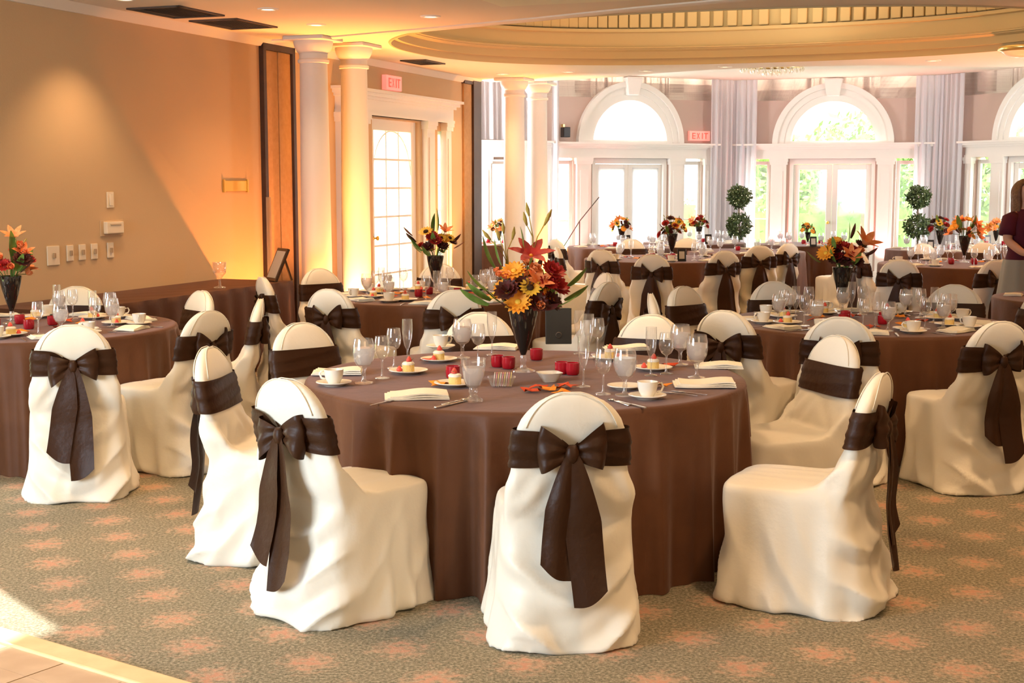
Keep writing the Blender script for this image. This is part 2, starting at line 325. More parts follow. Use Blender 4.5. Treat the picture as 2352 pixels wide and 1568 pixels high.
def glazed_leaf(root, x0, x1, z0, z1, cols, rows, stile=0.09, name='door_leaf', arched=False, shade=None, y=0.07, bottom=None):
    bz = z0 + (bottom if bottom is not None else stile * 1.6)
    mb = MB().box(x0, x0 + stile, y - 0.02, y + 0.025, z0, z1).box(x1 - stile, x1, y - 0.02, y + 0.025, z0, z1).box(x0 + stile, x1 - stile, y - 0.02, y + 0.025, z1 - stile, z1).box(x0 + stile, x1 - stile, y - 0.02, y + 0.025, z0, bz)
    leaf = obj(name, bevel_mesh(mb.mesh(name, m_white), 0.004, 1), root); gx0, gx1, gz0, gz1 = x0 + stile, x1 - stile, bz, z1 - stile
    mb = MB()
    for i in range(1, cols):
        x = gx0 + (gx1 - gx0) * i / cols; mb.box(x - 0.011, x + 0.011, y - 0.01, y + 0.015, gz0, gz1)
    for j in range(1, rows):
        z = gz0 + (gz1 - gz0) * j / rows; mb.box(gx0, gx1, y - 0.009, y + 0.014, z - 0.011, z + 0.011)
    if arched:
        cx = (gx0 + gx1) / 2; r = (gx1 - gx0) / 2; zc = gz1 - r
        mb.tube([(cx - r * math.cos(a), y, zc + r * math.sin(a)) for a in [PI * k / 24 for k in range(25)]], 0.009, 6)
    if cols > 1 or rows > 1: obj('glazing_bars', mb.mesh('glazing_bars', m_white), leaf)
    for i in range(cols):
        for j in range(rows):
            a0 = gx0 + (gx1 - gx0) * i / cols; a1 = gx0 + (gx1 - gx0) * (i + 1) / cols; b0 = gz0 + (gz1 - gz0) * j / rows; b1 = gz0 + (gz1 - gz0) * (j + 1) / rows
            obj('pane', MB().box(a0, a1, y + 0.002, y + 0.006, b0, b1).mesh('pane', m_pane), leaf)
    if shade:
        vs = []; n = 24
        for k in range(n + 1):
            x = gx0 - 0.02 + (gx1 - gx0 + 0.04) * k / n; yy = y - 0.035 + 0.004 * math.sin(k * 2.3)
            vs += [(x, yy, gz0), (x, yy, gz1 + 0.03)]
        obj('shade', new_mesh('shade', vs, [(2 * k, 2 * k + 2, 2 * k + 3, 2 * k + 1) for k in range(n)], shade), leaf)
    return leaf
def knob(root, x, z, y=0.04):
    obj('door_handle', MB().lathe([(0.022, 0), (0.022, 0.008), (0.010, 0.012), (0.010, 0.04), (0.026, 0.05), (0.026, 0.065), (0.0, 0.075)], 12).xf(Matrix.Translation((x, y, z)) @ Matrix.Rotation(PI / 2, 4, 'X')).mesh('door_handle', m_brass, True), root)
# left wall french door
loc, rz = frame_at(QB, Uv)
ld = struct(empty('door_1', (QB.x, QB.y, 0), rz))
entablature(ld, LD - 1.56, LD + 1.56, 2.40, 2.68)
for x in (LD - 1.53, LD - 1.10, LD + 0.74, LD + 1.48 - 0.14): obj('pilaster', pilaster_mesh('pilaster', x - (0 if x > LD else 0.03), 0.24 if abs(x - LD) < 1.2 else 0.17, 2.40), ld)
glazed_leaf(ld, LD - 0.65, LD + 0.65, 0.01, 2.38, 3, 6, 0.13, arched=True, bottom=0.22)
knob(ld, LD - 0.58, 1.0)
for a, b in ((LD - 1.53, LD - 1.22), (LD + 1.22, LD + 1.47)): glazed_leaf(ld, a, b, 0.25, 2.30, 1, 6, 0.045, name='sidelight')
def arch_ring(cx, z0, r0, r1, y0, y1, steps=40):
    mb = MB(); rings = []
    for k in range(steps + 1):
        a = PI * k / steps; c, s = -math.cos(a), math.sin(a)
        rings.append([(cx + r0 * c, y0, z0 + r0 * s), (cx + r1 * c, y0, z0 + r1 * s), (cx + r1 * c, y1, z0 + r1 * s), (cx + r0 * c, y1, z0 + r0 * s)])
    return mb.loft(rings)
def bay_unit(n, P, D, L, arch_shade, door_shade, side_shade, cx):
    ents = [(cx - 0.70, cx + 0.70, 0, 2.04), (cx - 1.42, cx - 1.02, 0.0, 2.04), (cx + 1.02, cx + 1.42, 0.0, 2.04)]
    wall('wall_bay_%d' % n, P, D, L, HB, m_pink, ents, (cx, 2.30, 0.74))
    loc, rz = frame_at(P, D)
    u = struct(empty('window_%d' % n, loc, rz))
    entablature(u, max(0.06, cx - 1.55), min(L - 0.06, cx + 1.55), 2.04, 2.29)
    for x in (cx - 1.56, cx - 1.0, cx + 0.74, cx + 1.42): obj('pilaster', pilaster_mesh('pilaster', x, 0.25 if abs(x + 0.12 - cx) < 1.1 else 0.13, 2.04), u)
    ring = arch_ring(cx, 2.29, 0.80, 0.93, -0.05, 0.0)
    obj('arch_trim', smooth_by_angle(ring.mesh('arch_trim', m_white)), u)
    obj('arch_moulding', smooth_by_angle(arch_ring(cx, 2.29, 0.90, 0.99, -0.085, 0.0).mesh('arch_moulding', m_white)), u)
    obj('arch_frame', smooth_by_angle(arch_ring(cx, 2.29, 0.69, 0.82, -0.03, 0.10).mesh('arch_frame', m_white)), u)
    obj('keystone', bevel_mesh(MB().loft([[(cx - 0.10, -0.13, 3.06), (cx + 0.10, -0.13, 3.06), (cx + 0.10, 0, 3.06), (cx - 0.10, 0, 3.06)], [(cx - 0.15, -0.16, HB - 0.02), (cx + 0.15, -0.16, HB - 0.02), (cx + 0.15, 0, HB - 0.02), (cx - 0.15, 0, HB - 0.02)]]).mesh('keystone', m_white), 0.012), u)
    obj('sill_rail', MB().box(cx - 0.76, cx + 0.76, -0.02, 0.10, 2.27, 2.335).mesh('sill_rail', m_white), u)
    pts = [(cx - 0.70 * math.cos(PI * k / 32), 0.07, 2.30 + 0.70 * math.sin(PI * k / 32)) for k in range(33)]
    obj('arch_pane', new_mesh('arch_pane', pts + [(p[0], 0.075, p[2]) for p in pts], [tuple(range(33)), tuple(reversed(range(33, 66)))], m_pane, False), u)
    if arch_shade: obj('arch_shade', new_mesh('arch_shade', [(p[0], 0.05, p[2]) for p in pts], [tuple(range(33))], arch_shade, False), u)
    d = struct(empty('door_%d' % (n + 1), loc, rz))
    obj('door_frame', MB().box(cx - 0.70, cx - 0.64, -0.01, 0.13, 0, 2.04).box(cx + 0.64, cx + 0.70, -0.01, 0.13, 0, 2.04).box(cx - 0.64, cx + 0.64, -0.01, 0.13, 1.95, 2.04).mesh('door_frame', m_white), d)
    glazed_leaf(d, cx - 0.635, cx - 0.003, 0.01, 1.945, 1, 1, 0.09, shade=door_shade, bottom=0.25)
    glazed_leaf(d, cx + 0.003, cx + 0.635, 0.01, 1.945, 1, 1, 0.09, shade=door_shade, bottom=0.25)
    knob(d, cx - 0.05, 0.98, 0.045)
    for a, b in ((cx - 1.41, cx - 1.03), (cx + 1.03, cx + 1.41)): glazed_leaf(d, a, b, 0.02, 2.0, 1, 2, 0.06, name='sidelight', shade=side_shade)
    return u
bay_unit(1, P1, D1, 3.47, m_shade, m_shade2, None, 1.45)
bay_unit(2, P2, D2, 3.47, None, None, None, 1.66)
bay_unit(3, P3, D3, 3.47, None, None, None, 2.06)
# strip of wall left of bay window 1, behind the columns, with its own sidelights
wall('wall_bay_side', P0, D1, 2.3, HB, m_pink, [(0.55, 1.05, 0.0, 2.0), (1.25, 1.75, 0.0, 2.0)])
u = struct(empty('window_4', *frame_at(P0, D1)[:1], frame_at(P0, D1)[1]))
entablature(u, 0.1, 2.28, 2.04, 2.30)
for x in (0.36, 1.06, 1.80): obj('pilaster', pilaster_mesh('pilaster', x, 0.17, 2.04), u)
for a, b in ((0.56, 1.04), (1.26, 1.74)): glazed_leaf(u, a, b, 0.02, 1.98, 1, 2, 0.05, name='sidelight')
def curtain(label, P, D, x0, x1, z0, z1, seed, amp=0.035, y=-0.17, name='curtain'):
    rnd = random.Random(seed); n = int((x1 - x0) * 120); rows = 7; vs = []; ph = [rnd.uniform(0, 6) for _ in range(4)]
    for j in range(rows):
        z = z0 + (z1 - z0) * j / (rows - 1); k = 1 - 0.35 * j / (rows - 1)
        for i in range(n + 1):
            x = x0 + (x1 - x0) * i / n
            vs.append((x + 0.006 * math.sin(x * 31 + ph[1] + z), y + k * amp * (math.sin(x * 62 + ph[0] + 0.25 * math.sin(z * 2)) + 0.5 * math.sin(x * 27 + ph[2])), z))
    fs = [(j * (n + 1) + i, j * (n + 1) + i + 1, (j + 1) * (n + 1) + i + 1, (j + 1) * (n + 1) + i) for j in range(rows - 1) for i in range(n)]
    loc, rz = frame_at(P, D); o = obj(name, new_mesh(name, vs, fs, m_curt), None, loc, (0, 0, rz)); tag(o, label, 'curtain', 'tall white curtains in the bay'); return o
curtain('white pleated curtain right of the shaded arched window', P1, D1, 2.90, 3.42, 0.02, HB - 0.01, 1)
curtain('white pleated curtain left of the middle arched window', P2, D2, 0.02, 0.42, 0.02, HB - 0.01, 2)
curtain('white pleated curtain right of the middle arched window', P2, D2, 2.98, 3.42, 0.02, HB - 0.01, 3)
curtain('white pleated curtain left of the far-right arched window', P3, D3, 0.02, 0.52, 0.02, HB - 0.01, 4)
curtain('narrow white curtain edge beside the amber columns', P1, D1, -0.05, 0.08, 0.02, HB - 0.01, 5)
curtain('short white curtain above the ledge between dark post and columns', P0, D1, 0.6, 1.85, 2.31, HB - 0.01, 6, y=-0.12)
# ------------------------------------------------------------------ ceiling with oval dome
DS, DT, DA, DB_, DN = 13.55, -2.72, 3.42, 2.45, 2.35
def ell(a, k=1.0, dr=0.0): return DS + (DB_ * k + dr) * sgnpow(math.sin(a), 2 / DN), DT + (DA * k + dr) * sgnpow(math.cos(a), 2 / DN)
edge_pts = [(17.95, -6.05), (17.62, -5.05), (17.2, -4.4), (16.92, -3.7), (16.80, -2.85), (16.92, -1.9), (17.2, -1.2), (17.62, -0.6), (17.95, 0.35)]
outer = [(-4, -7.0), (17.46, -7.0), (17.46, -8.0), (18.3, -8.0)] [:2] + [(17.9, -6.98)] + edge_pts + [(18.4, 1.6), (18.4, T_R), (-4, T_R)]
def ray_poly(a):
    d = (math.sin(a), math.cos(a)); best = None
    for (s0, t0), (s1, t1) in zip(outer, outer[1:] + outer[:1]):
        ex, ey = s1 - s0, t1 - t0; den = d[0] * ey - d[1] * ex
        if abs(den) < 1e-9: continue
        k = ((s0 - DS) * ey - (t0 - DT) * ex) / den; q = ((s0 - DS) * d[1] - (t0 - DT) * d[0]) / den
        if k > 0 and -1e-6 <= q <= 1 + 1e-6 and (best is None or k < best): best = k
    return DS + d[0] * best, DT + d[1] * best
angs = sorted({2 * PI * k / 128 for k in range(128)} | {math.atan2(s - DS, t - DT) % (2 * PI) for s, t in outer})
vs = []; fs = []
for a in angs:
    # the same polar direction on the ellipse
    lo = ell(a); vs.append(rw(*lo, HM)); o_ = ray_poly(a); vs.append(rw(*o_, HM))
n = len(angs)
def ell_dir(a):           # point of the oval in the true polar direction a
    best = min((abs(((math.atan2(ell(b)[0] - DS, ell(b)[1] - DT) - a + PI) % (2 * PI)) - PI), b) for b in [a + (k - 40) * 0.01 for k in range(81)]); return ell(best[1])
vs = []
for a in angs: vs.append(rw(*ell_dir(a), HM)); vs.append(rw(*ray_poly(a), HM))
for i in range(n): j = (i + 1) % n; fs.append((2 * i, 2 * i + 1, 2 * j + 1, 2 * j))
struct(obj('ceiling', new_mesh('ceiling', vs, fs, m_ceil, False)))
# dome: stacked oval rings
prof = [(1.0, 0.0, 0), (1.0, 0.05, 0), (0.985, 0.05, 0), (0.985, 0.12, 0), (0.965, 0.13, 0), (0.965, 0.36, 0), (0.95, 0.39, 0), (0.965, 0.43, 0)]
ds = struct(empty('ceiling_dome', (0, 0, 0)))
def ring_mesh(name, pr, m, N=120):
    rings = [[rw(*ell(2 * PI * k / N, kk), HM + z) for k in range(N)] for kk, z in pr]
    return smooth_by_angle(MB().loft([[tuple(p) for p in r] for r in rings], False, False).mesh(name, m), 30)
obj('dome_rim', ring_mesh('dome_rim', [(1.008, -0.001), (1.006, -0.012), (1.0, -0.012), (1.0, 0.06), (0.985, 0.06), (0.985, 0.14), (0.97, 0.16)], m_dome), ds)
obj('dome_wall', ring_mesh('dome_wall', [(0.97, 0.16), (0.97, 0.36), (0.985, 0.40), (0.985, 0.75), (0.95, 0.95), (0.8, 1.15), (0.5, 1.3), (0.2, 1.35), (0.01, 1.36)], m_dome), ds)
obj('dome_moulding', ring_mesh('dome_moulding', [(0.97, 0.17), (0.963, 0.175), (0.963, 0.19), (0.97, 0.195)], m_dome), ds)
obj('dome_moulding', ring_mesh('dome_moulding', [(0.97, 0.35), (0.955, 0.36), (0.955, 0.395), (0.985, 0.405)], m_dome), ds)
tooth = bevel_mesh(MB().box(-0.055, 0.055, -0.03, 0.03, 0, 0.21).mesh('dentil', m_dome), 0.008, 1)
for k in range(150):
    a = 2 * PI * k / 150; p = rw(*ell(a, 0.972), HM + 0.41); q = rw(*ell(a + 0.02, 0.972), HM + 0.41)
    obj('dentil', tooth, ds, p, (0, 0, math.atan2(q.y - p.y, q.x - p.x)))
# thin raised moulding around the near side of the dome and along to the columns
mp_ = [(11.93, -6.95), (11.93, -6.5), (11.55, -5.2), (11.13, -3.9), (10.75, -2.9), (10.45, -1.9), (10.3, -0.9), (10.35, 0.3), (10.6, 1.5), (11.0, 2.6), (11.2, 4.4)]
mb = MB(); rings = []
for i, (s, t) in enumerate(mp_):
    a = Vector(mp_[max(0, i - 1)]); b = Vector(mp_[min(len(mp_) - 1, i + 1)]); d = (b - a).normalized(); nn = Vector((d.y, -d.x))
    rings.append([rw(s + nn.x * k, t + nn.y * k, z) for k, z in ((-0.05, HM + 0.01), (-0.05, HM - 0.012), (-0.02, HM - 0.025), (0.03, HM - 0.025), (0.05, HM - 0.012), (0.05, HM + 0.01))])
struct(obj('trim_1', smooth_by_angle(mb.loft(rings).mesh('trim_1', m_ceil), 30)))
# fascia between main and bay ceilings, and the bay ceiling
far = [(17.9, -6.98)] + edge_pts + [(18.4, 1.6)]
mb = MB(); mb.add([rw(s, t, HM) for s, t in far] + [rw(s, t, HB + 0.02) for s, t in far], [(i, i + 1, i + 1 + len(far), i + len(far)) for i in range(len(far) - 1)])
struct(obj('trim_2', mb.mesh('trim_2', m_ceil)))
cb = [Q0, v2(rw(17.0, -3)), v2(rw(17.0, 0)), v2(rw(17.0, T_R)), QD, QE, P4, P3, P2, P1, P0, Q1]
struct(obj('ceiling_bay', new_mesh('ceiling_bay', [(p.x, p.y, HB) for p in cb], [tuple(range(len(cb)))], m_ceil, False)))
roof = MB(); roof.add([(p.x, p.y, HB + 1.6) for p in floor_poly] + [(p.x, p.y, HB + 1.7) for p in floor_poly], [tuple(reversed(range(11))), tuple(range(11, 22))] + [(i, (i + 1) % 11, (i + 1) % 11 + 11, i + 11) for i in range(11)])
roof.add([(p.x, p.y, HM - 0.02) for p in floor_poly] + [(p.x, p.y, HB + 1.6) for p in floor_poly], [(i, (i + 1) % 11, (i + 1) % 11 + 11, i + 11) for i in range(11)])
struct(obj('roof', roof.mesh('roof', m_ceil)))
# crown strip along left wall
for nm, a, b in (('trim_3', -4, 17.46),):
    struct(obj(nm, MB().add([rw(a, -7, HM - 0.07), rw(b, -7, HM - 0.07), rw(b, -6.975, HM - 0.07), rw(a, -6.975, HM - 0.07), rw(a, -6.92, HM), rw(b, -6.92, HM)], [(0, 1, 2, 3), (3, 2, 5, 4)]).mesh(nm, m_ceil)))
struct(obj('baseboard_left', MB().add([rw(-4, -7, 0), rw(17.46, -7, 0), rw(17.46, -6.975, 0), rw(-4, -6.975, 0), rw(-4, -7, .14), rw(17.46, -7, .14), rw(17.46, -6.975, .14), rw(-4, -6.975, .14)], [(3, 2, 6, 7), (7, 6, 5, 4)]).mesh('baseboard_left', m_white)))
# pale rectangular ceiling panel at the top of the frame
struct(obj('ceiling_panel', MB().add([rw(9.3, -3.9, HM - 0.012), rw(10.25, -3.9, HM - 0.012), rw(10.25, -2.8, HM - 0.012), rw(9.3, -2.8, HM - 0.012)] + [rw(9.3, -3.9, HM), rw(10.25, -3.9, HM), rw(10.25, -2.8, HM), rw(9.3, -2.8, HM)], [(0, 1, 2, 3), (0, 4, 5, 1), (1, 5, 6, 2), (2, 6, 7, 3), (3, 7, 4, 0)]).mesh('ceiling_panel', mat('pale_ceiling_panel', (0.86, 0.82, 0.66), 0.7, 0.1))))
# ceiling grilles
def vent(s0, s1, t0, t1, label):
    v = empty('ceiling_vent', rw((s0 + s1) / 2, (t0 + t1) / 2, HM - 0.014), ROOM_ROT); a, b = (s1 - s0) / 2, (t1 - t0) / 2
    tag(v, label, 'vent', 'dark ceiling vents')
    obj('frame', MB().box(-a, a, -b, -b + 0.03, 0, 0.013).box(-a, a, b - 0.03, b, 0, 0.013).box(-a, -a + 0.03, -b, b, 0, 0.013).box(a - 0.03, a, -b, b, 0, 0.013).mesh('frame', m_grille), v)
    obj('backing', MB().box(-a + 0.03, a - 0.03, -b + 0.03, b - 0.03, 0.011, 0.0135).mesh('backing', m_grille), v)
    ns = int((2 * b - 0.06) / 0.045); sm = MB().box(-a + 0.03, a - 0.03, -0.014, 0.014, 0.004, 0.007).mesh('slat', m_grille)
    for k in range(ns): obj('slat', sm, v, (0, -b + 0.05 + k * 0.045, 0), (0.2, 0, 0))
vent(9.36, 10.02, -6.78, -6.28, 'nearer dark vent grille in the ceiling by the left wall')
vent(10.24, 10.92, -6.78, -6.30, 'farther dark vent grille in the ceiling by the left wall')
vent(14.35, 14.92, -6.70, -6.38, 'small dark vent grille in the ceiling above the french door')
# recessed downlights (fixtures with lamps)
def downlight(s, t, z, label, power=120, ang=95, on=True):
    d = empty('downlight', rw(s, t, z)); tag(d, label, 'ceiling light', 'recessed downlights in the ceiling')
    obj('trim_ring', MB().lathe([(0.055, -0.002), (0.06, -0.012), (0.085, -0.008), (0.088, 0.0)], 20).mesh('trim_ring', m_white, True), d)
    obj('lens', MB().lathe([(0.0, -0.004), (0.056, -0.004)], 20).mesh('lens', m_lamp, True), d)
    if on: spot('downlight_lamp', rw(s, t, z - 0.03), rw(s, t, 0), power, WARM, ang, 0.8, 0.05)
downlight(8.89, -6.45, HM, 'recessed downlight nearest the left wall, at the top edge of the photo', 85, 104)
downlight(10.7, -4.71, HM, 'recessed downlight between the wall vents and the oval dome', 130, 120)
downlight(9.8, -5.74, HM, 'faint recessed downlight right of the two dark vents', 60, 100)
for (s, t, l) in ((16.55, -5.4, 'recessed downlight behind the dome, above the amber columns'), (16.75, -4.45, 'recessed downlight behind the dome, left of the chandelier'), (16.5, -3.4, 'recessed downlight behind the dome, nearest the chandelier'), (16.5, -1.0, 'recessed downlight behind the dome, right of the chandelier'), (15.9, 0.1, 'recessed downlight in the orange ceiling near the right edge'), (10.9, -5.9, 'recessed downlight above the long cloth-covered side table'), (16.6, -6.3, 'recessed downlight by the far end of the left wall')):
    downlight(s, t, HM, l, 55, 120)
for (s, t) in ((7.2, -5.0), (7.0, -2.4), (7.4, 0.6), (4.6, -3.6), (4.4, -0.2), (10.4, 2.6), (14.0, 2.6)):
    spot('downlight_lamp', rw(s, t, HM - 0.03), rw(s, t, 0), 190, WARM, 130, 0.9, 0.12)
# uplights
def uplight(p, tgt, power, color, label, ang=70):
    u = empty('uplight', p); tag(u, label, 'uplight')
    obj('housing', MB().lathe([(0.05, 0), (0.055, 0.02), (0.05, 0.10), (0.042, 0.10), (0.040, 0.07)], 16, cap0=True).mesh('housing', m_black, True), u)
    spot('uplight_lamp', (p[0], p[1], 0.11), tgt, power, color, ang, 0.7, 0.03)
def col_pos(s, t): return rw(s, t, 0)
C_ = [v2((-1.915, 13.35)), v2((-1.60, 14.0)), v2((0.03, 18.55)), v2((0.355, 19.25))]
def column(p, label, h, r=0.143):
    c = empty('column', (p.x, p.y, 0)); tag(c, label, 'column', 'white round columns')
    N = 32
    obj('base', smooth_by_angle(MB().lathe([(r * 1.45, 0), (r * 1.45, 0.05), (r * 1.3, 0.07), (r * 1.34, 0.11), (r * 1.12, 0.15), (r * 1.06, 0.18)], N, cap0=True).mesh('base', m_white)), c)
    obj('shaft', MB().lathe([(r * 1.04, 0.17), (r * 1.04, 0.9), (r * 1.0, 1.7), (r * 0.93, h - 0.24)], N).mesh('shaft', m_white, True), c)
    obj('capital', smooth_by_angle(MB().lathe([(r * 0.93, h - 0.25), (r * 1.05, h - 0.245), (r * 1.07, h - 0.22), (r * 0.95, h - 0.205), (r * 0.95, h - 0.16), (r * 1.1, h - 0.14), (r * 1.25, h - 0.10), (r * 1.33, h - 0.06), (r * 1.33, h)], N).mesh('capital', m_white)), c)
    obj('abacus', bevel_mesh(MB().box(-r * 1.5, r * 1.5, -r * 1.5, r * 1.5, h - 0.04, h).xf(Matrix.Rotation(ROOM_ROT, 4, 'Z')).mesh('abacus', m_white), 0.008, 1), c)
column(C_[0], 'amber-lit round white column nearest the dark wall panel', HM)
column(C_[1], 'amber-lit round white column just left of the french door', HM)
column(C_[2], 'left column of the far amber-lit pair by the bay', HM)
column(C_[3], 'right column of the far amber-lit pair by the bay', HM)
pl = v2(rw(16.9, -6.78))
uplight((C_[0].x + 0.27, C_[0].y - 0.02, 0), (C_[0].x + 0.22, C_[0].y + 0.03, 3.0), 330, AMBER, 'small floor uplight at the foot of the left amber column', 60)
uplight((C_[1].x + 0.27, C_[1].y - 0.06, 0), (C_[1].x + 0.20, C_[1].y, 3.0), 330, AMBER, 'small floor uplight at the foot of the column by the french door', 60)
uplight((C_[0].x - 0.22, C_[0].y - 1.15, 0), (C_[0].x - 0.95, C_[0].y - 0.75, 2.5), 480, (1.0, 0.32, 0.07), 'small floor uplight between the side table and the dark wall panel', 95)
uplight((C_[3].x + 0.20, C_[3].y - 0.22, 0), (C_[3].x + 0.1, C_[3].y - 0.1, 3.0), 480, (1.0, 0.40, 0.04), 'small floor uplight at the far column pair', 60)
uplight(tuple(rw(16.2, -6.5, 0)), tuple(rw(16.2, -7.0, 2.5)), 260, (1, 0.36, 0.08), 'small floor uplight right of the french door', 80)
ORG = (1.0, 0.36, 0.14)
uplight(tuple(rw(11.55, -6.2, 0)), tuple(rw(11.1, -7.0, 2.3)), 210, (1.0, 0.32, 0.08), 'unseen added orange lamp washing the tan wall over the side table', 120)  # extra unseen lamp, added to turn the upper wall more orange
uplight(tuple(rw(12.7, -4.9, 0)), tuple(rw(14.3, -7.0, 2.3)), 200, (1.0, 0.36, 0.12), 'unseen added orange lamp washing the columns and french door', 95)  # added lamp, warms the column faces and the door wall
uplight(tuple(rw(12.1, -6.15, 0)), tuple(rw(12.9, -5.9, 3)), 260, ORG, 'added orange wash lamp hidden behind the side table end', 125)  # added wash for column shafts and the ceiling above them
uplight(tuple(rw(15.9, -4.6, 0)), tuple(rw(16.4, -5.2, 3)), 230, ORG, 'added orange wash lamp before the far column pair', 120)  # added wash for the ceiling near the far columns
area('bay_fill_right', tuple(rw(19.3, 2.3, 1.8)), tuple(rw(20.6, -4.0, 1.7)), 2.6, 2.6, 400, (0.96, 0.97, 1.0))  # added fill in front of a closed wall, brightens the bay
area('bay_fill_left', tuple(rw(18.9, -8.6, 1.7)), tuple(rw(20.6, -2.0, 1.7)), 2.2, 2.4, 330, (0.96, 0.97, 1.0))  # matching unseen fill added behind the left wall's end
PINK = (1.0, 0.22, 0.20)
for (P, D, x, l) in ((P1, D1, 0.25, 'small pink floor uplight left of the shaded doors'), (P2, D2, 0.78, 'small pink floor uplight left of the middle doors'), (P2, D2, 2.5, 'small pink floor uplight right of the middle doors')):
    q = P + D * x; nrm = Vector((D.y, -D.x)); a = q + nrm * 0.34
    uplight((a.x, a.y, 0), (q.x, q.y, 2.6), 200, PINK, l, 70)
uplight(tuple(rw(14.6, 1.2, 0)), tuple(rw(14.9, 0.9, 3)), 700, (1, 0.34, 0.10), 'small floor uplight right of the frame near the bay', 120)
area('dome_fill', rw(13.5, -2.7, HM + 0.10), rw(13.5, -2.7, 6), 2.6, 3.6, 105, (1.0, 0.92, 0.66))  # added upward fill that brightens the dome, no fixture
# ------------------------------------------------------------------ window light: portals only guide sky light in through the openings
for P, D, cx in ((P1, D1, 1.45), (P2, D2, 1.66), (P3, D3, 2.06)):
    q = P + D * cx; nrm = Vector((D.y, -D.x)); o_ = q - nrm * 0.2
    area('window_portal', (o_.x, o_.y, 1.55), (o_.x + nrm.x, o_.y + nrm.y, 1.55), 2.9, 3.0, 1, (1, 1, 1), True)
q = rw(14.88, -7.2); area('window_portal', (q.x, q.y, 1.2), tuple(rw(14.88, -6, 1.2)), 2.6, 2.4, 1, (1, 1, 1), True)
# ------------------------------------------------------------------ left wall fittings (local x = s + 4, local -y into the room)
def on_wall(s, z=0.0): v = rw(s, -7.0, z); return (v.x, v.y, v.z)
def plate(name, s, z, w_, h_, label, cat, kind='switch', group=None):
    e = empty(name, on_wall(s, z), ROOM_ROT); tag(e, label, cat, group)
    obj('cover_plate', bevel_mesh(MB().box(-w_ / 2, w_ / 2, -0.012, 0, -h_ / 2, h_ / 2).mesh('cover_plate', m_plastic), 0.004), e)
    if kind == 'switch': obj('toggle', bevel_mesh(MB().box(-0.012, 0.012, -0.026, -0.012, -0.02, 0.02).mesh('toggle', mat('toggle_brown', (0.42, 0.28, 0.15), 0.5)), 0.003), e)  # toggle in a darker brown than its plate
    if kind == 'slider': obj('slider', bevel_mesh(MB().box(-0.02, 0.02, -0.022, -0.012, -0.045, 0.045).mesh('slider', m_plastic), 0.003), e)
    return e
plate('wall_switch', 8.63, 1.08, 0.14, 0.15, 'wide ivory double switch plate, leftmost on the tan wall', 'light switch', group='ivory switch plates on the left wall')
for s_, l in ((8.83, 'small ivory switch plate just right of the wide one'), (8.98, 'small ivory switch plate in the middle of the row'), (9.13, 'small ivory switch plate, fourth along the row'), (9.34, 'small ivory switch plate under the thermostat')):
    plate('wall_switch', s_, 1.09, 0.078, 0.125, l, 'light switch', group='ivory switch plates on the left wall')
plate('dimmer_plate', 9.36, 1.50, 0.085, 0.13, 'single ivory dimmer plate highest on the tan wall', 'dimmer', 'slider')
t_ = empty('thermostat', on_wall(9.37, 1.27), ROOM_ROT); tag(t_, 'boxy ivory thermostat above the switch plate row', 'thermostat')
obj('housing', bevel_mesh(MB().box(-0.11, 0.11, -0.045, 0, -0.045, 0.055).mesh('housing', m_plastic), 0.008), t_)
obj('back_plate', bevel_mesh(MB().box(-0.15, 0.15, -0.008, 0, -0.065, 0.065).mesh('back_plate', m_wall), 0.003), t_)
obj('dial', bevel_mesh(MB().box(-0.07, 0.07, -0.050, -0.044, 0.022, 0.036).mesh('dial', mat('dial_grey', (0.5, 0.4, 0.28))), 0.002), t_)
b_ = empty('wall_plaque', on_wall(11.27, 1.61), ROOM_ROT); tag(b_, 'small brass plaque on the tan wall left of the dark panel', 'plaque')
obj('plate', bevel_mesh(MB().box(-0.20, 0.20, -0.014, 0, -0.05, 0.05).mesh('plate', m_brass), 0.004), b_)
for x_ in (-0.205, 0.205): obj('bracket', MB().box(-0.01, 0.01, -0.022, 0, -0.06, 0.06).mesh('bracket', m_brass), b_, (x_, 0, 0))
def exit_sign(loc, rz, label, w_=0.42, h_=0.17):
    e = empty('exit_sign', loc, rz); tag(e, label, 'exit sign')
    obj('housing', bevel_mesh(MB().box(-w_ / 2, w_ / 2, -0.06, 0, -h_ / 2, h_ / 2).mesh('housing', m_exit), 0.006), e)
    st = 0.016; H = h_ * 0.62; LW = 0.062; mb = MB(); y0, y1 = -0.066, -0.058; z0 = -H / 2; x = -0.15
    def b(x0, x1, a, c): mb.box(x0, x1, y0, y1, a, c)
    b(x, x + st, z0, z0 + H); b(x, x + LW, z0, z0 + st); b(x, x + LW, z0 + H / 2 - st / 2, z0 + H / 2 + st / 2); b(x, x + LW, z0 + H - st, z0 + H); x += 0.085
    for sg in (1, -1):
        mb.add([(x + (0 if sg > 0 else LW), y0, z0), (x + (st if sg > 0 else LW - st), y0, z0), (x + (LW if sg > 0 else 0), y0, z0 + H), (x + (LW - st if sg > 0 else st), y0, z0 + H)], [(0, 1, 2, 3)])
    x += 0.085; b(x + 0.02, x + 0.02 + st, z0, z0 + H); x += 0.065; b(x, x + LW + 0.01, z0 + H - st, z0 + H); b(x + LW / 2 - st / 2, x + LW / 2 + st / 2, z0, z0 + H)
    obj('lettering', mb.mesh('lettering', m_exitl), e)
exit_sign(on_wall(14.70, 2.80), ROOM_ROT, 'glowing pink-red EXIT sign above the french door ledge')
q = P1 + D1 * 2.76; exit_sign((q.x, q.y, 2.42), math.atan2(D1.y, D1.x), 'small pale pink EXIT sign right of the shaded arched window', 0.40, 0.16)
q = P1 + D1 * 0.2; e = empty('wall_speaker', (q.x, q.y, 2.45), math.atan2(D1.y, D1.x)); tag(e, 'small black wall speaker left of the shaded arched window', 'speaker')
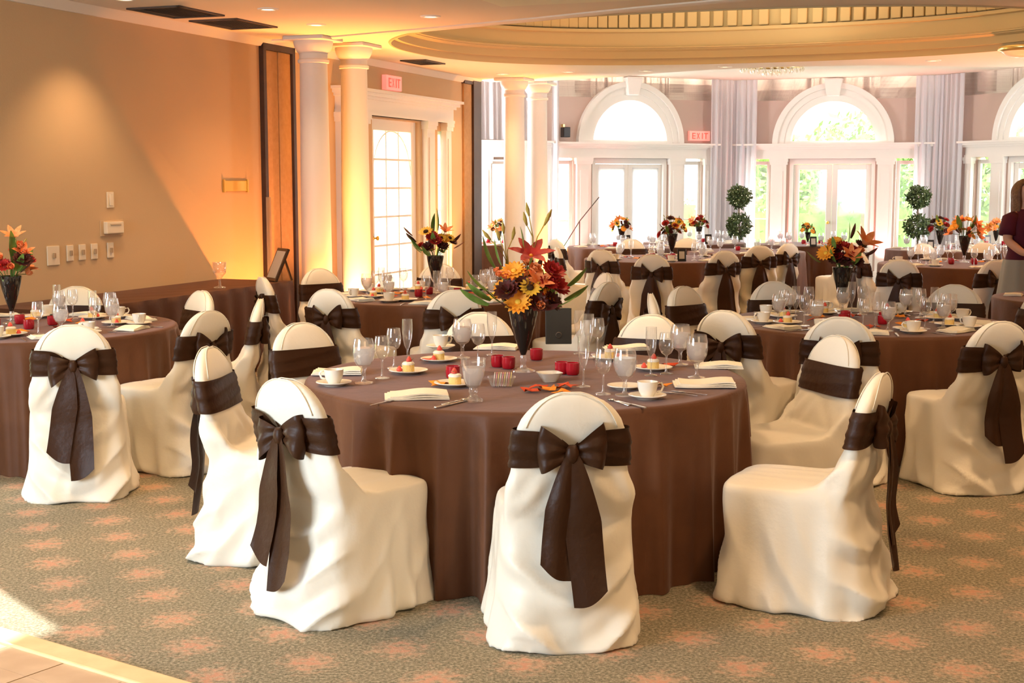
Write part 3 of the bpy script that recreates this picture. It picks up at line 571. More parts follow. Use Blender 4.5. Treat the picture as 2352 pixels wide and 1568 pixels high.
obj('cabinet', bevel_mesh(MB().box(-0.06, 0.06, -0.19, -0.07, -0.09, 0.07).mesh('cabinet', m_black), 0.01), e)
obj('bracket', MB().box(-0.015, 0.015, -0.08, 0, 0.0, 0.12).mesh('bracket', m_gold), e)
# folding partition pocket 1 and 2
pk = struct(empty('door_5', on_wall(11.76), ROOM_ROT))
obj('jamb', MB().box(0.0, 0.055, -0.05, 0.0, 0, 3.0).box(0.57, 0.625, -0.05, 0.0, 0, 3.0).box(0.0, 0.625, -0.05, 0.0, 2.93, 3.0).mesh('jamb', m_dark), pk)
for k in range(4): obj('folding_panel', bevel_mesh(MB().box(0.06 + k * 0.128, 0.06 + (k + 1) * 0.128 - 0.003, -0.03 + 0.006 * (k % 2), -0.002, 0.02, 2.93).mesh('folding_panel', m_panel), 0.004, 1), pk)
obj('corner_guard', MB().box(-0.01, 0.07, -0.062, -0.052, 0.0, 1.5).mesh('corner_guard', glass_mat('clear_acrylic', (0.9, 0.86, 0.8), 0.35, 0.5)), pk)
pk = struct(empty('door_6', on_wall(16.9), ROOM_ROT))
obj('folding_panel', bevel_mesh(MB().box(0.02, 0.29, -0.03, -0.002, 0.02, 2.95).mesh('folding_panel', m_panel), 0.004, 1), pk)
obj('jamb', MB().box(0.29, 0.555, -0.06, 0.0, 0, 3.0).box(0.0, 0.3, -0.05, 0.0, 2.95, 3.0).box(0.545, 0.565, -0.06, 0.17, 0, 3.03).mesh('jamb', m_dark), pk)
# chandelier in bay
ch = empty('crystal_ceiling_light', (rw(18.9, -3.25, 0).x, rw(18.9, -3.25, 0).y, HB)); tag(ch, 'shallow gilt and crystal ceiling light in front of the bay', 'chandelier')
obj('canopy', MB().lathe([(0.12, 0), (0.14, -0.02), (0.05, -0.05), (0.04, -0.12)], 20).mesh('canopy', m_gold, True), ch)
obj('ring', MB().lathe([(0.42, -0.11), (0.44, -0.13), (0.44, -0.15), (0.41, -0.15), (0.41, -0.12)], 32).mesh('ring', m_gold, True), ch)
dm = MB().lathe([(0.0, -0.035), (0.016, -0.01), (0.016, 0.005), (0.0, 0.03)], 6).mesh('crystal_drop', m_crystal)
for k in range(28): a = 2 * PI * k / 28; obj('crystal_drop', dm, ch, (0.42 * math.cos(a), 0.42 * math.sin(a), -0.185))
for k in range(18): a = 2 * PI * k / 18; obj('crystal_drop', dm, ch, (0.28 * math.cos(a), 0.28 * math.sin(a), -0.20), (0, 0, 0), 1.2)
for k in range(9): a = 2 * PI * k / 9; obj('crystal_drop', dm, ch, (0.12 * math.cos(a), 0.12 * math.sin(a), -0.23), (0, 0, 0), 1.3)
for k in range(6):
    a = 2 * PI * k / 6; obj('arm', MB().tube([(0.03 * math.cos(a), 0.03 * math.sin(a), -0.11), (0.2 * math.cos(a), 0.2 * math.sin(a), -0.15), (0.42 * math.cos(a), 0.42 * math.sin(a), -0.13)], 0.008).mesh('arm', m_gold, True), ch)
    obj('bulb', MB().lathe([(0, -0.03), (0.018, -0.01), (0.018, 0.01), (0.0, 0.03)], 8, (0.25 * math.cos(a), 0.25 * math.sin(a), -0.11)).mesh('bulb', m_lamp, True), ch)
d_ = empty('flush_ceiling_light', rw(15.2, -0.02, HM)); tag(d_, 'flush round ceiling light cut by the right edge of the photo', 'ceiling light')
obj('rim', MB().lathe([(0.26, 0), (0.27, -0.03), (0.24, -0.05)], 28).mesh('rim', m_gold, True), d_)
obj('bowl', MB().lathe([(0.24, -0.045), (0.2, -0.08), (0.1, -0.11), (0, -0.115)], 28).mesh('bowl', m_china, True), d_)
# ------------------------------------------------------------------ covered chair
def slab_hw(z):
    if z < 0.46: return 0.220
    if z < 0.66: return 0.226 - 0.022 * ((z - 0.46) / 0.20) ** 2
    if z < 0.715: return 0.204
    k = min(1.0, (z - 0.715) / 0.205); return 0.204 * (max(0.0, 1 - k ** 2.15)) ** (1 / 2.15)
def slab_yc(z): return -0.235 - 0.10 * max(0, z - 0.45) / 0.47
def slab_th(z): return 0.078 if z < 0.8 else max(0.03, 0.078 * (1 - ((z - 0.8) / 0.14) ** 2 * 0.8))
def sup_ring(hw, y0, y1, z, n=40, e=4.0, fx=0):
    yc = (y0 + y1) / 2; hy = (y1 - y0) / 2
    return [(hw * sgnpow(math.cos(2 * PI * k / n), 2 / e), yc + hy * sgnpow(math.sin(2 * PI * k / n), 2 / e), z) for k in range(n)]
def chair_cover(seed, voxel):
    rnd = random.Random(seed)
    mb = MB()
    mb.loft([sup_ring(0.262, -0.385, 0.255, 0.0), sup_ring(0.255, -0.37, 0.248, 0.08), sup_ring(0.246, -0.335, 0.240, 0.22), sup_ring(0.240, -0.300, 0.238, 0.36, e=5), sup_ring(0.237, -0.285, 0.236, 0.455, e=6), sup_ring(0.230, -0.27, 0.230, 0.474, e=6), sup_ring(0.17, -0.25, 0.17, 0.486)])
    rs = []
    for z in (0.40, 0.46, 0.52, 0.58, 0.64, 0.70, 0.74, 0.78, 0.82, 0.855, 0.88, 0.90, 0.912, 0.919):
        yc, th = slab_yc(z), slab_th(z); ex = 0.010 * math.sin(PI * (z - 0.44) / 0.2) if 0.44 < z < 0.64 else 0
        rs.append(sup_ring(slab_hw(z) + ex, yc - th / 2 - ex * 1.2, yc + th / 2 + ex, z, e=3.4))
    mb.loft(rs)
    for sx in (-1, 1):      # loose cloth bridging back and seat at the sides
        a, b = 0.226 * sx, 0.18 * sx
        tri = [(-0.24, 0.42), (-0.02, 0.42), (-0.04, 0.470), (-0.15, 0.495), (-0.215, 0.57), (-0.26, 0.60)]
        mb.loft([[(a, y, z) for y, z in (tri if sx < 0 else tri[::-1])], [(b, y, z) for y, z in (tri if sx < 0 else tri[::-1])]])
    me = mb.mesh('tmp', None); o = bpy.data.objects.new('tmp', me); col.objects.link(o)
    md = o.modifiers.new('r', 'REMESH'); md.mode = 'VOXEL'; md.voxel_size = voxel
    dg = bpy.context.evaluated_depsgraph_get(); me2 = bpy.data.meshes.new_from_object(o.evaluated_get(dg)); bpy.data.objects.remove(o); bpy.data.meshes.remove(me)
    bm = bmesh.new(); bm.from_mesh(me2)
    for _ in range(3 if voxel < 0.02 else 1): bmesh.ops.smooth_vert(bm, verts=bm.verts, factor=0.5, use_axis_x=True, use_axis_y=True, use_axis_z=True)
    ph = [rnd.uniform(0, 6.28) for _ in range(12)]; off = Vector((rnd.uniform(0, 50), rnd.uniform(0, 50), 0))
    bm.normal_update()
    for v in bm.verts:
        x, y, z = v.co; nrm = v.normal.copy(); nh = Vector((nrm.x, nrm.y, 0))
        if z < 0.50:
            g = max(0.0, (0.46 - z) / 0.46); a = math.atan2(y, x); bl = min(1.0, (0.50 - z) / 0.10)
            # vertical folds growing towards the hem on front and sides, swags across the rear
            side = max(0.0, min(1.0, (y + 0.30) / 0.10))
            f = (0.011 * math.sin(a * 9 + ph[0] + 1.5 * math.sin(a * 3 + ph[1])) + 0.006 * math.sin(a * 17 + ph[2])) * g * side
            rg = 1 - 2.2 * abs(noise.noise(Vector((x * 4 + y * 2.5, (y - z * 0.55) * 7.0 + x * 3, z * 1.6)) + off)); f += 0.019 * rg * (0.2 + g) * side
            f += 0.010 * (noise.noise(Vector((x * 5, y * 5, z * 4)) + off)) * (0.4 + g)
            dx = (x - 0.05 * math.sin(ph[3]))
            sw = (1 - 2 * abs(math.sin(17 * (z - 2.6 * dx * dx + 0.02 * math.sin(x * 14 + ph[10])) + ph[4])) ** 0.8) * 0.015 + math.sin(60 * (z - 1.6 * dx * dx - 0.3 * dx) + ph[5]) * 0.003 + 0.017 * (1 - 2.2 * abs(noise.noise(Vector((x * 6, 0, z * 3.5 + x * 2)) + off)))
            rear = (1 - side) * min(1.0, g * 2.5)
            f += sw * rear
            v.co += nh * f * bl
            # corner tail spreading on the floor
            if z < 0.16: k = (0.16 - z) / 0.16; c = abs(x) / 0.26; v.co += Vector((x, y, 0)) * 0.07 * k * (c ** 3) * (0.5 + 0.5 * math.sin(ph[6] + (3 if x > 0 else 0) + (1.5 if y > 0 else 0)))
            if z < 0.05: v.co.z += 0.006 * math.sin(a * 7 + ph[7])
        if 0.46 < z < 0.66:
            k = math.sin(PI * (z - 0.46) / 0.20)
            f = (0.010 * noise.noise(Vector((x * 7, y * 3, z * 6)) + off) + 0.007 * (1 - 2.2 * abs(noise.noise(Vector((x * 9, y * 2, z * 5 + abs(x) * 8)) + off)))) * k
            dg_ = math.sin(70 * (z * 0.7 + abs(x) * 0.9) + ph[8]) * 0.0028 * k
            v.co += nrm * (f + dg_)
            if y < -0.24: v.co.y -= 0.006 * k
        if z >= 0.66:
            v.co += nrm * (0.0035 * noise.noise(Vector((x * 12, y * 4, z * 5)) + off) + 0.0016 * math.sin(x * 70 + ph[9]) * max(0, 1 - (z - 0.66) / 0.2))
        # dip and diagonal pulls on the seat
        if 0.44 < z < 0.50 and y > -0.18:
            v.co.z += 0.004 * noise.noise(Vector((x * 6, y * 6, 0)) + off)
        if v.co.z < 0.0: v.co.z = 0.0
    me2.materials.clear(); bm.to_mesh(me2); bm.free(); me2.materials.append(m_cover); me2.shade_smooth(); me2.name = 'slipcover'; return me2
def sash_band(seed, N=72, Mz=12):
    rnd = random.Random(seed); ph = [rnd.uniform(0, 6) for _ in range(5)]; vs = []; fs = []
    tilt = rnd.uniform(-0.012, 0.012)
    for k in range(N):
        a = 2 * PI * k / N; c, s_ = math.cos(a), math.sin(a)
        for j in range(Mz + 1):
            u = j / Mz; zc = 0.722; hw0 = 0.205
            x0 = sgnpow(c, 2 / 3.0)
            rear = 1.0 if s_ < 0 else 0.0
            pin = math.exp(-(x0 * 0.205 / 0.062) ** 2) * rear if rear else 0
            side = (0.35 * (1 - abs(x0)) if rear else 0)
            half = 0.070 * (1 - 0.66 * pin - 0.25 * side)
            z = zc - 0.012 * pin + (u - 0.5) * 2 * half + tilt * x0
            yc, th = slab_yc(z), slab_th(z)
            fold = 0.0040 * math.sin(u * 15 + ph[0] + 2 * x0) * (0.45 + 0.9 * rear * (1 - abs(x0))) + 0.0016 * math.sin(u * 31 + ph[1] + 5 * x0)
            o_ = 0.012 + fold
            hwz = max(slab_hw(z), 0.16)
            x = (hwz + o_) * x0; y = yc + (th / 2 + o_ + (0.008 * pin)) * sgnpow(s_, 2 / 3.0)
            vs.append((x, y, z))
    for k in range(N):
        k2 = (k + 1) % N
        for j in range(Mz): fs.append((k * (Mz + 1) + j, k2 * (Mz + 1) + j, k2 * (Mz + 1) + j + 1, k * (Mz + 1) + j + 1))
    return new_mesh('sash', vs, fs, m_sash)
KY = slab_yc(0.71) - 0.052    # rear plane of the knot
def bow_loop(sx, seed, droop=0.0):
    rnd = random.Random(seed); ph = rnd.uniform(0, 6); N, Mv = 36, 12; vs = []; fs = []
    L_ = 0.112 + rnd.uniform(-0.008, 0.01); up = rnd.uniform(-0.005, 0.018)
    for k in range(N + 1):
        u = k / N * 2 * PI; q = (1 - math.cos(u)) / 2
        x = sx * (0.006 + L_ * q ** 0.85); yy = KY - 0.012 - 0.030 * math.sin(u) * (0.6 + 0.5 * q); w_ = 0.020 + 0.064 * q ** 0.7
        for j in range(Mv + 1):
            t = j / Mv - 0.5
            wr = 0.005 * math.sin(t * 16 + ph + u) * (1 - 0.4 * q)
            vs.append((x - sx * 0.014 * (2 * t) ** 2 * q, yy + wr + 0.004 * math.sin(3 * u + t * 5), 0.712 + up * q * 2 - droop * q + t * 2 * w_ + 0.010 * q * math.sin(u * 0.5 + ph)))
    fs = [(k * (Mv + 1) + j, (k + 1) * (Mv + 1) + j, (k + 1) * (Mv + 1) + j + 1, k * (Mv + 1) + j + 1) for k in range(N) for j in range(Mv)]
    return new_mesh('bow_loop', vs, fs, m_sash)
def sash_tail(sx, seed, length, wmax=0.115, spread=0.06):
    rnd = random.Random(seed); ph = rnd.uniform(0, 6); N, Mv = 30, 14; vs = []
    for k in range(N + 1):
        u = k / N; z = 0.705 - length * u; w_ = 0.018 + (wmax - 0.018) * min(1, (u * 2.2)) ** 0.7; cx = sx * (0.012 + spread * u)
        base = KY - 0.018 - 0.012 * math.sin(PI * min(1, u * 1.3)) + (-0.0 if z > 0.42 else -0.085 * ((0.42 - z) / 0.42) ** 1.1)
        for j in range(Mv + 1):
            t = j / Mv - 0.5
            cut = (t * sx) * 0.06 * u ** 6 - 0.02 * math.cos(t * PI) * u ** 6
            fold = 0.014 * math.cos(t * 2 * PI * (0.8 + 0.4 * math.sin(ph)) + ph) * min(1, u * 3) * (1 - 0.3 * u)
            vs.append((cx + t * w_ * (1 - 0.14 * u * u), base - 0.012 - fold * 0.8, z + cut))
    fs = [(k * (Mv + 1) + j, (k + 1) * (Mv + 1) + j, (k + 1) * (Mv + 1) + j + 1, k * (Mv + 1) + j + 1) for k in range(N) for j in range(Mv)]
    return new_mesh('sash_tail', vs, fs, m_sash)
def knot_mesh():
    mb = MB(); rings = []
    for i in range(7):
        t = i / 6 - 0.5; r = 0.024 * (1 - 1.6 * t * t)
        rings.append([(r * 1.05 * math.cos(2 * PI * k / 14), KY - 0.020 + r * 0.9 * math.sin(2 * PI * k / 14) + 0.002 * math.sin(k * 2.6), 0.708 + t * 0.062) for k in range(14)])
    return mb.loft(rings).mesh('knot', m_sash, True)
KNOT = knot_mesh()
def chair_proto(seed, voxel, l1, l2, sp1=0.045, sp2=0.05, droop=0.0):
    root = empty('covered_banquet_chair')
    obj('slipcover', chair_cover(seed, voxel), root)
    pp = MB()
    for sy in (-1, 1):
        zs = [0.797 + 0.1205 * math.sin(PI / 2 * k / 16) for k in range(17)]
        L1 = [(-slab_hw(z) * 0.838, slab_yc(z) + sy * slab_th(z) * 0.412, z) for z in zs]; L2 = [(-p[0], p[1], p[2]) for p in reversed(L1)]
        pp.tube(L1 + L2, 0.0022, 5)
    obj('piping', pp.mesh('piping', m_cover, True), root)
    s = obj('sash', sash_band(seed), root)
    obj('bow_loop', bow_loop(-1, seed + 1, droop), s); obj('bow_loop', bow_loop(1, seed + 2, droop), s)
    obj('sash_tail', sash_tail(-1, seed + 3, l1, 0.130, sp1), s); obj('sash_tail', sash_tail(1, seed + 4, l2, 0.135, sp2), s)
    obj('knot', KNOT, s); return root
PROTOS = [chair_proto(11, 0.0125, 0.41, 0.50), chair_proto(23, 0.0125, 0.46, 0.55, 0.075, 0.02, 0.02), chair_proto(37, 0.0125, 0.52, 0.42, 0.03, 0.03), chair_proto(51, 0.022, 0.44, 0.50)]
USED = [False] * 4
CH = []
def chair(X, Y, phi, label, proto, group):
    """X, Y: where the top of the chair back stands; phi: facing, degrees clockwise from the camera's forward axis."""
    a = R(phi); fx, fy = math.sin(a), math.cos(a)
    if USED[proto]: c = copy_tree(PROTOS[proto])
    else: c = PROTOS[proto]; USED[proto] = True
    c.location = (X + fx * 0.33, Y + fy * 0.33, 0); c.rotation_euler = (0, 0, -a)
    tag(c, label, 'chair', group); CH.append(c); return c
def chairs(cx, cy, rtop, lst, group):
    for (px, py, phi, proto, label) in lst:
        X, Y = at(px, py, 0.92); d = math.hypot(X - cx, Y - cy)
        if d < rtop: X = cx + (X - cx) * rtop / d; Y = cy + (Y - cy) * rtop / d
        chair(X, Y, phi, label, proto, group)
TA = (0.06, 6.19); TB = (-3.02, 8.38); TC = (-0.58, 10.68); TD = (2.25, 8.66)
gA = 'covered chairs around the nearest round table'
chairs(*TA, 1.42, [
    (1313, 900, -4, 0, 'ivory covered chair with brown bow, front and centre with its back to the camera'),
    (655, 868, 40, 1, 'ivory covered chair with long brown sash tails, front left of the nearest table'),
    (487, 795, 97, 2, 'ivory covered chair seen side-on at the left of the nearest table'),
    (748, 745, 136, 0, 'ivory covered chair facing the camera behind the coffee cup, back left of the nearest table'),
    (1102, 717, 172, 2, 'ivory covered chair facing the camera behind the vase at the nearest table'),
    (1497, 722, 206, 1, 'ivory covered chair facing the camera at the back right of the nearest table'),
    (1925, 770, -112, 0, 'ivory covered chair with flat sash across its front, right of the nearest table'),
    (2022, 855, -62, 2, 'ivory covered chair with sash hanging behind, front right of the nearest table')], gA)
gB = 'covered chairs around the left table'
chairs(*TB, 1.08, [
    (165, 745, -14, 1, 'ivory covered chair with brown bow, its back to the camera at the left table'),
    (478, 713, -58, 0, 'ivory covered chair turned left with its bow to the right, at the left table'),
    (597, 685, -98, 2, 'ivory covered chair with narrow flat sash, rightmost at the left table'),
    (463, 667, -128, 1, 'ivory covered chair with wide sash facing the camera, back right of the left table'),
    (175, 657, 180, 0, 'ivory covered chair facing the camera behind the glasses of the left table'),
    (-190, 690, 60, 2, 'ivory covered chair beyond the left edge of the photo')][:5], gB)
gC = 'covered chairs around the table by the amber columns'
chairs(*TC, 1.36, [
    (622, 635, 66, 1, 'ivory covered chair seen edge-on, leftmost at the table by the amber columns'),
    (755, 663, 26, 0, 'ivory covered chair with brown bow, front left of the table by the amber columns'),
    (1045, 665, -14, 2, 'ivory covered chair with brown bow, front right of the table by the amber columns'),
    (1397, 647, -52, 1, 'ivory covered chair with trailing sash, front of two chairs right of the centre vase'),
    (1338, 627, -105, 0, 'ivory covered chair with mauve-lit flat sash, right of the centre vase'),
    (772, 618, 140, 2, 'pale covered chair behind the glasses below the amber columns'),
    (1010, 605, 185, 0, 'covered chair behind the black vase, in front of the french door')], gC)
gD = 'covered chairs around the right table'
chairs(*TD, 1.36, [
    (1665, 712, 38, 1, 'ivory covered chair with brown bow, front left of the right table'),
    (1930, 727, 14, 2, 'ivory covered chair with brown bow, its back to camera, middle of the right table'),
    (2300, 737, -16, 0, 'ivory covered chair with long brown sash, front right of the right table'),
    (1502, 673, 95, 2, 'narrow ivory covered chair seen edge-on, left of the right table'),
    (1627, 660, 135, 0, 'peach-lit covered chair facing the camera, back left of the right table'),
    (1845, 657, 170, 1, 'covered chair behind the goblets left of the orange daisies'),
    (2140, 660, 200, 2, 'covered chair facing the camera right of the orange daisies'),
    (2276, 672, -105, 0, 'covered chair side-on at the back right of the right table')], gD)
far_t = {'F': (1.75, 16.0, 0.9), 'G': (1.53, 19.0, 0.76), 'H': (2.72, 20.35, 0.76), 'J': (4.35, 19.8, 0.76), 'K': (3.05, 17.75, 0.76), 'L': (4.95, 14.95, 0.9), 'M': (5.73, 18.2, 0.72), 'N': (6.88, 19.40, 0.70), 'O': (4.50, 10.45, 0.76), 'P': (-0.27, 20.05, 0.70)}
chairs(1.75, 16.0, 1.32, [
    (1380, 572, 34, 3, 'covered chair with brown bow, left of three in a row at the mid-room table'),
    (1497, 583, 10, 3, 'covered chair with brown bow, middle of three in a row at the mid-room table'),
    (1665, 575, -20, 3, 'covered chair with brown bow, right of three in a row at the mid-room table'),
    (1312, 565, 85, 3, 'covered chair with dark sash at the left of the mid-room table'),
    (1450, 548, 165, 3, 'covered chair facing the camera behind the mid-room table, left'),
    (1578, 546, 195, 3, 'covered chair facing the camera behind the mid-room table, right')], 'covered chairs at the mid-room table')
chairs(3.05, 17.75, 1.18, [
    (1746, 563, -6, 3, 'peach-lit covered chair left of the bluish one, mid-room right'),
    (1812, 558, -35, 3, 'bluish daylit covered chair with black-looking bow, mid-room right')], 'covered chairs at the dark-clothed table behind the row of three')
chairs(1.53, 19.0, 1.18, [
    (1275, 548, 60, 3, 'bluish covered chair with dark bow right of the far column pair')], 'covered chairs at the far left-bay table')
chairs(4.35, 19.8, 1.18, [
    (1965, 556, -20, 3, 'small covered chair in front of the middle glass doors'),], 'covered chairs at the far middle-bay table')
chairs(4.95, 14.95, 1.32, [
    (2066, 595, 22, 3, 'covered chair with long dark bow tails before the orange-bouquet table'),
    (2290, 596, -16, 3, 'covered chair beside the standing woman, its sash dark'),
    (2005, 575, 80, 3, 'covered chair side-on left of the table with the orange bouquet'),
    (2120, 558, 160, 3, 'covered chair behind the table with the orange bouquet, left'),
    (2260, 556, 200, 3, 'covered chair behind the table with the orange bouquet, right')], 'covered chairs at the table with the orange bouquet')
for p_ in PROTOS: pass
# ------------------------------------------------------------------ tablecloths
def tablecloth(cx, cy, r, seed, label, nf=24, N=260, rows=14, group='brown floor-length tablecloths'):
    rnd = random.Random(seed); ph = [rnd.uniform(0, 6.28) for _ in range(8)]; H = 0.755; vs = [(0, 0, H)]; fs = []
    radii = [0.25, 0.5, 0.75, 0.9, 0.97]
    def fold(a):
        w_ = max(0.0, 0.5 + 0.75 * math.sin(a * 3 + ph[0])); q1 = nf * a / 2 + 1.5 * math.sin(2 * a + ph[1]) + 0.7 * math.sin(5 * a + ph[4]) + ph[2]
        return (0.8 * (1 - 2 * abs(math.sin(round(nf / 2) * a + 1.5 * math.sin(2 * a + ph[1]) + 0.7 * math.sin(5 * a + ph[4]) + ph[2])) ** 0.75) + 0.3 * math.sin(round(nf * 1.7) * a + ph[3])) * (0.50 + 0.65 * min(1, w_))
    for q in radii:
        for k in range(N):
            a = 2 * PI * k / N; rr = r * q; vs.append((rr * math.cos(a), rr * math.sin(a), H + 0.0012 * math.sin(a * 5 + q * 9)))
    prof = [(0.992, 0.0), (1.0, -0.006), (1.004, -0.02)] + [(1.006, -0.02 - (H - 0.022) * (j / rows) ** 1.0) for j in range(1, rows + 1)]
    for q, dz in prof:
        g = min(1, max(0, -dz / H)); 
        for k in range(N):
            a = 2 * PI * k / N; f = fold(a); amp = 0.008 * min(1, g * 8) + 0.072 * g ** 0.8 if g > 0.03 else 0
            rr = r * q + 0.020 * g + f * amp; vs.append((rr * math.cos(a), rr * math.sin(a), max(0.002, H + dz)))
    nr = len(radii) + len(prof)
    for k in range(N): fs.append((0, 1 + k, 1 + (k + 1) % N))
    for i in range(nr - 1):
        for k in range(N): a0 = 1 + i * N + k; a1 = 1 + i * N + (k + 1) % N; fs.append((a0, a0 + N, a1 + N, a1))
    o = obj('tablecloth', new_mesh('tablecloth', vs, fs, m_cloth), None, (cx, cy, 0)); tag(o, label, 'tablecloth', group); return o
tablecloth(TA[0], TA[1], 1.0, 1, 'brown taffeta cloth to the floor on the nearest round table', 26, 420)
tablecloth(TB[0], TB[1], 0.92, 2, 'brown floor-length cloth on the round table at the left edge')
tablecloth(TC[0], TC[1], 0.90, 3, 'brown floor-length cloth on the round table by the amber columns')
tablecloth(TD[0], TD[1], 0.90, 4, 'brown floor-length cloth on the round table with the orange daisies')
FARLAB = {'F': 'mid-room table behind three bow-backed chairs', 'G': 'far table below the shaded doors', 'H': 'far table beside the left topiary', 'J': 'far table before the middle glass doors', 'K': 'table right of the three bow-backed chairs', 'L': 'orange-bouquet table near the woman', 'M': 'far burgundy-bouquet table', 'N': 'far table by the last window', 'O': 'right-edge table below the woman', 'P': 'table slice left of the far columns'}
for i, (k, (x, y, r)) in enumerate(far_t.items()): tablecloth(x, y, r, 10 + i, 'brown cloth on the ' + FARLAB[k], 16, 110, 6)
# long side table against the left wall
bt = empty('side_table', (0, 0, 0)); bt.location = rw(7.78, -6.96); bt.rotation_euler = (0, 0, ROOM_ROT); tag(bt, 'long side table against the tan wall under a dark brown cloth', 'table')
L_, W_ = 3.17, 0.75; per = []
def rrect(g, z, f=0):
    pts = []; n1, n2 = 90, 24; o_ = 0.02 * g
    for k in range(n1): pts.append((-o_ + (L_ + 2 * o_) * k / n1, -W_ - o_ - 0.022 * g * math.sin(k * 0.9) - 0.01 * g * math.sin(k * 0.37), z))
    for k in range(n2): pts.append((L_ + o_ + 0.02 * g * math.sin(k * 1.1), -W_ - o_ + (W_ + o_) * k / n2, z))
    for k in range(n1): pts.append((L_ + o_ - (L_ + 2 * o_) * k / n1, 0, z))
    for k in range(n2): pts.append((-o_, -W_ * k / n2, z))
    return pts
obj('tablecloth', smooth_by_angle(MB().loft([rrect(1, 0.003), rrect(0.8, 0.2), rrect(0.5, 0.5), rrect(0.25, 0.70), rrect(0, 0.745), rrect(-0.2, 0.75)][::1], False, True).mesh('tablecloth', mat('dark_brown_cloth', (0.075, 0.026, 0.010), 0.6, 0.25, sheen=0.12, sheen_tint=(0.8, 0.5, 0.35), bump=(20, 0.2))), 50), bt)
# picture on easel at its far end
q = rw(10.80, -6.35, 0.752); ez = empty('picture_easel', q, R(-58)); tag(ez, 'small dark framed picture on an easel at the end of the side table', 'easel')
obj('frame', bevel_mesh(MB().box(-0.12, 0.12, -0.012, 0.012, 0, 0.32).xf(Matrix.Rotation(-0.42, 4, 'X')).mesh('frame', m_dark), 0.004), ez)
obj('picture', MB().box(-0.095, 0.095, -0.015, -0.011, 0.03, 0.29).xf(Matrix.Rotation(-0.42, 4, 'X')).mesh('picture', m_print), ez)
obj('back_leg', MB().box(-0.012, 0.012, -0.007, 0.007, 0, 0.27).xf(Matrix.Translation((0, 0.20, 0)) @ Matrix.Rotation(0.32, 4, 'X')).mesh('back_leg', m_dark), ez)
hv = MB().lathe([(0.0, 0.0), (0.05, 0.0), (0.05, 0.008), (0.012, 0.02), (0.010, 0.07), (0.03, 0.10), (0.055, 0.13), (0.060, 0.22), (0.055, 0.22), (0.05, 0.13)], 20)
o = obj('hurricane_glass', hv.mesh('hurricane_glass', m_glass, True), None, rw(9.95, -6.35, 0.751)); tag(o, 'stemmed clear hurricane glass on the long side table', 'candle holder')
# ------------------------------------------------------------------ tableware meshes
SG = 20
def lathe_me(name, prof, m, seg=SG): return smooth_by_angle(MB().lathe(prof, seg).mesh(name, m), 50)
G_GOB = lathe_me('bowl', [(0.012, 0.062), (0.028, 0.072), (0.040, 0.095), (0.045, 0.125), (0.042, 0.155), (0.037, 0.178)], m_glass)
G_GOBS = lathe_me('stem', [(0.0, 0.0), (0.036, 0.0), (0.036, 0.004), (0.012, 0.009), (0.007, 0.02), (0.009, 0.035), (0.007, 0.05), (0.012, 0.062)], m_glass)
G_GOBW = lathe_me('water', [(0.0, 0.072), (0.026, 0.076), (0.037, 0.096), (0.041, 0.125), (0.040, 0.142), (0.0, 0.142)], m_water)
G_CUT = lathe_me('bowl', [(0.016, 0.055), (0.030, 0.065), (0.043, 0.10), (0.050, 0.145), (0.052, 0.175), (0.049, 0.176)], m_glass, 12)
G_CUTS = lathe_me('stem', [(0.0, 0.0), (0.040, 0.0), (0.040, 0.008), (0.022, 0.016), (0.014, 0.030), (0.020, 0.040), (0.016, 0.055)], m_glass, 12)
G_CUTW = lathe_me('water', [(0.0, 0.062), (0.028, 0.067), (0.040, 0.10), (0.046, 0.14), (0.0, 0.14)], m_water, 12)
G_WIN = lathe_me('bowl', [(0.006, 0.085), (0.024, 0.098), (0.034, 0.12), (0.036, 0.145), (0.033, 0.175), (0.030, 0.192)], m_glass)
G_WINS = lathe_me('stem', [(0.0, 0.0), (0.034, 0.0), (0.033, 0.003), (0.008, 0.008), (0.0045, 0.02), (0.0045, 0.075), (0.006, 0.085)], m_glass)
G_FLU = lathe_me('bowl', [(0.006, 0.078), (0.014, 0.095), (0.023, 0.13), (0.026, 0.17), (0.025, 0.225)], m_glass)
G_FLUS = lathe_me('stem', [(0.0, 0.0), (0.031, 0.0), (0.030, 0.003), (0.007, 0.008), (0.0045, 0.02), (0.0045, 0.07), (0.006, 0.078)], m_glass)
C_CUP = lathe_me('cup', [(0.0, 0.006), (0.026, 0.0), (0.028, 0.006), (0.036, 0.02), (0.041, 0.04), (0.043, 0.062), (0.040, 0.062), (0.036, 0.03), (0.0, 0.012)], m_china, 24)
hm = MB().tube([(0.040, 0, 0.052), (0.058, 0, 0.054), (0.066, 0, 0.040), (0.058, 0, 0.022), (0.039, 0, 0.018)], 0.005, 6)
C_HAN = hm.mesh('handle', m_china, True)
C_SAU = lathe_me('saucer', [(0.0, 0.006), (0.035, 0.006), (0.042, 0.003), (0.045, 0.0), (0.048, 0.003), (0.068, 0.010), (0.079, 0.016), (0.078, 0.019), (0.05, 0.010), (0.0, 0.009)], m_china, 28)
C_PLA = lathe_me('plate', [(0.0, 0.006), (0.05, 0.0), (0.055, 0.004), (0.080, 0.010), (0.092, 0.016), (0.091, 0.019), (0.055, 0.009), (0.0, 0.009)], m_china, 28)
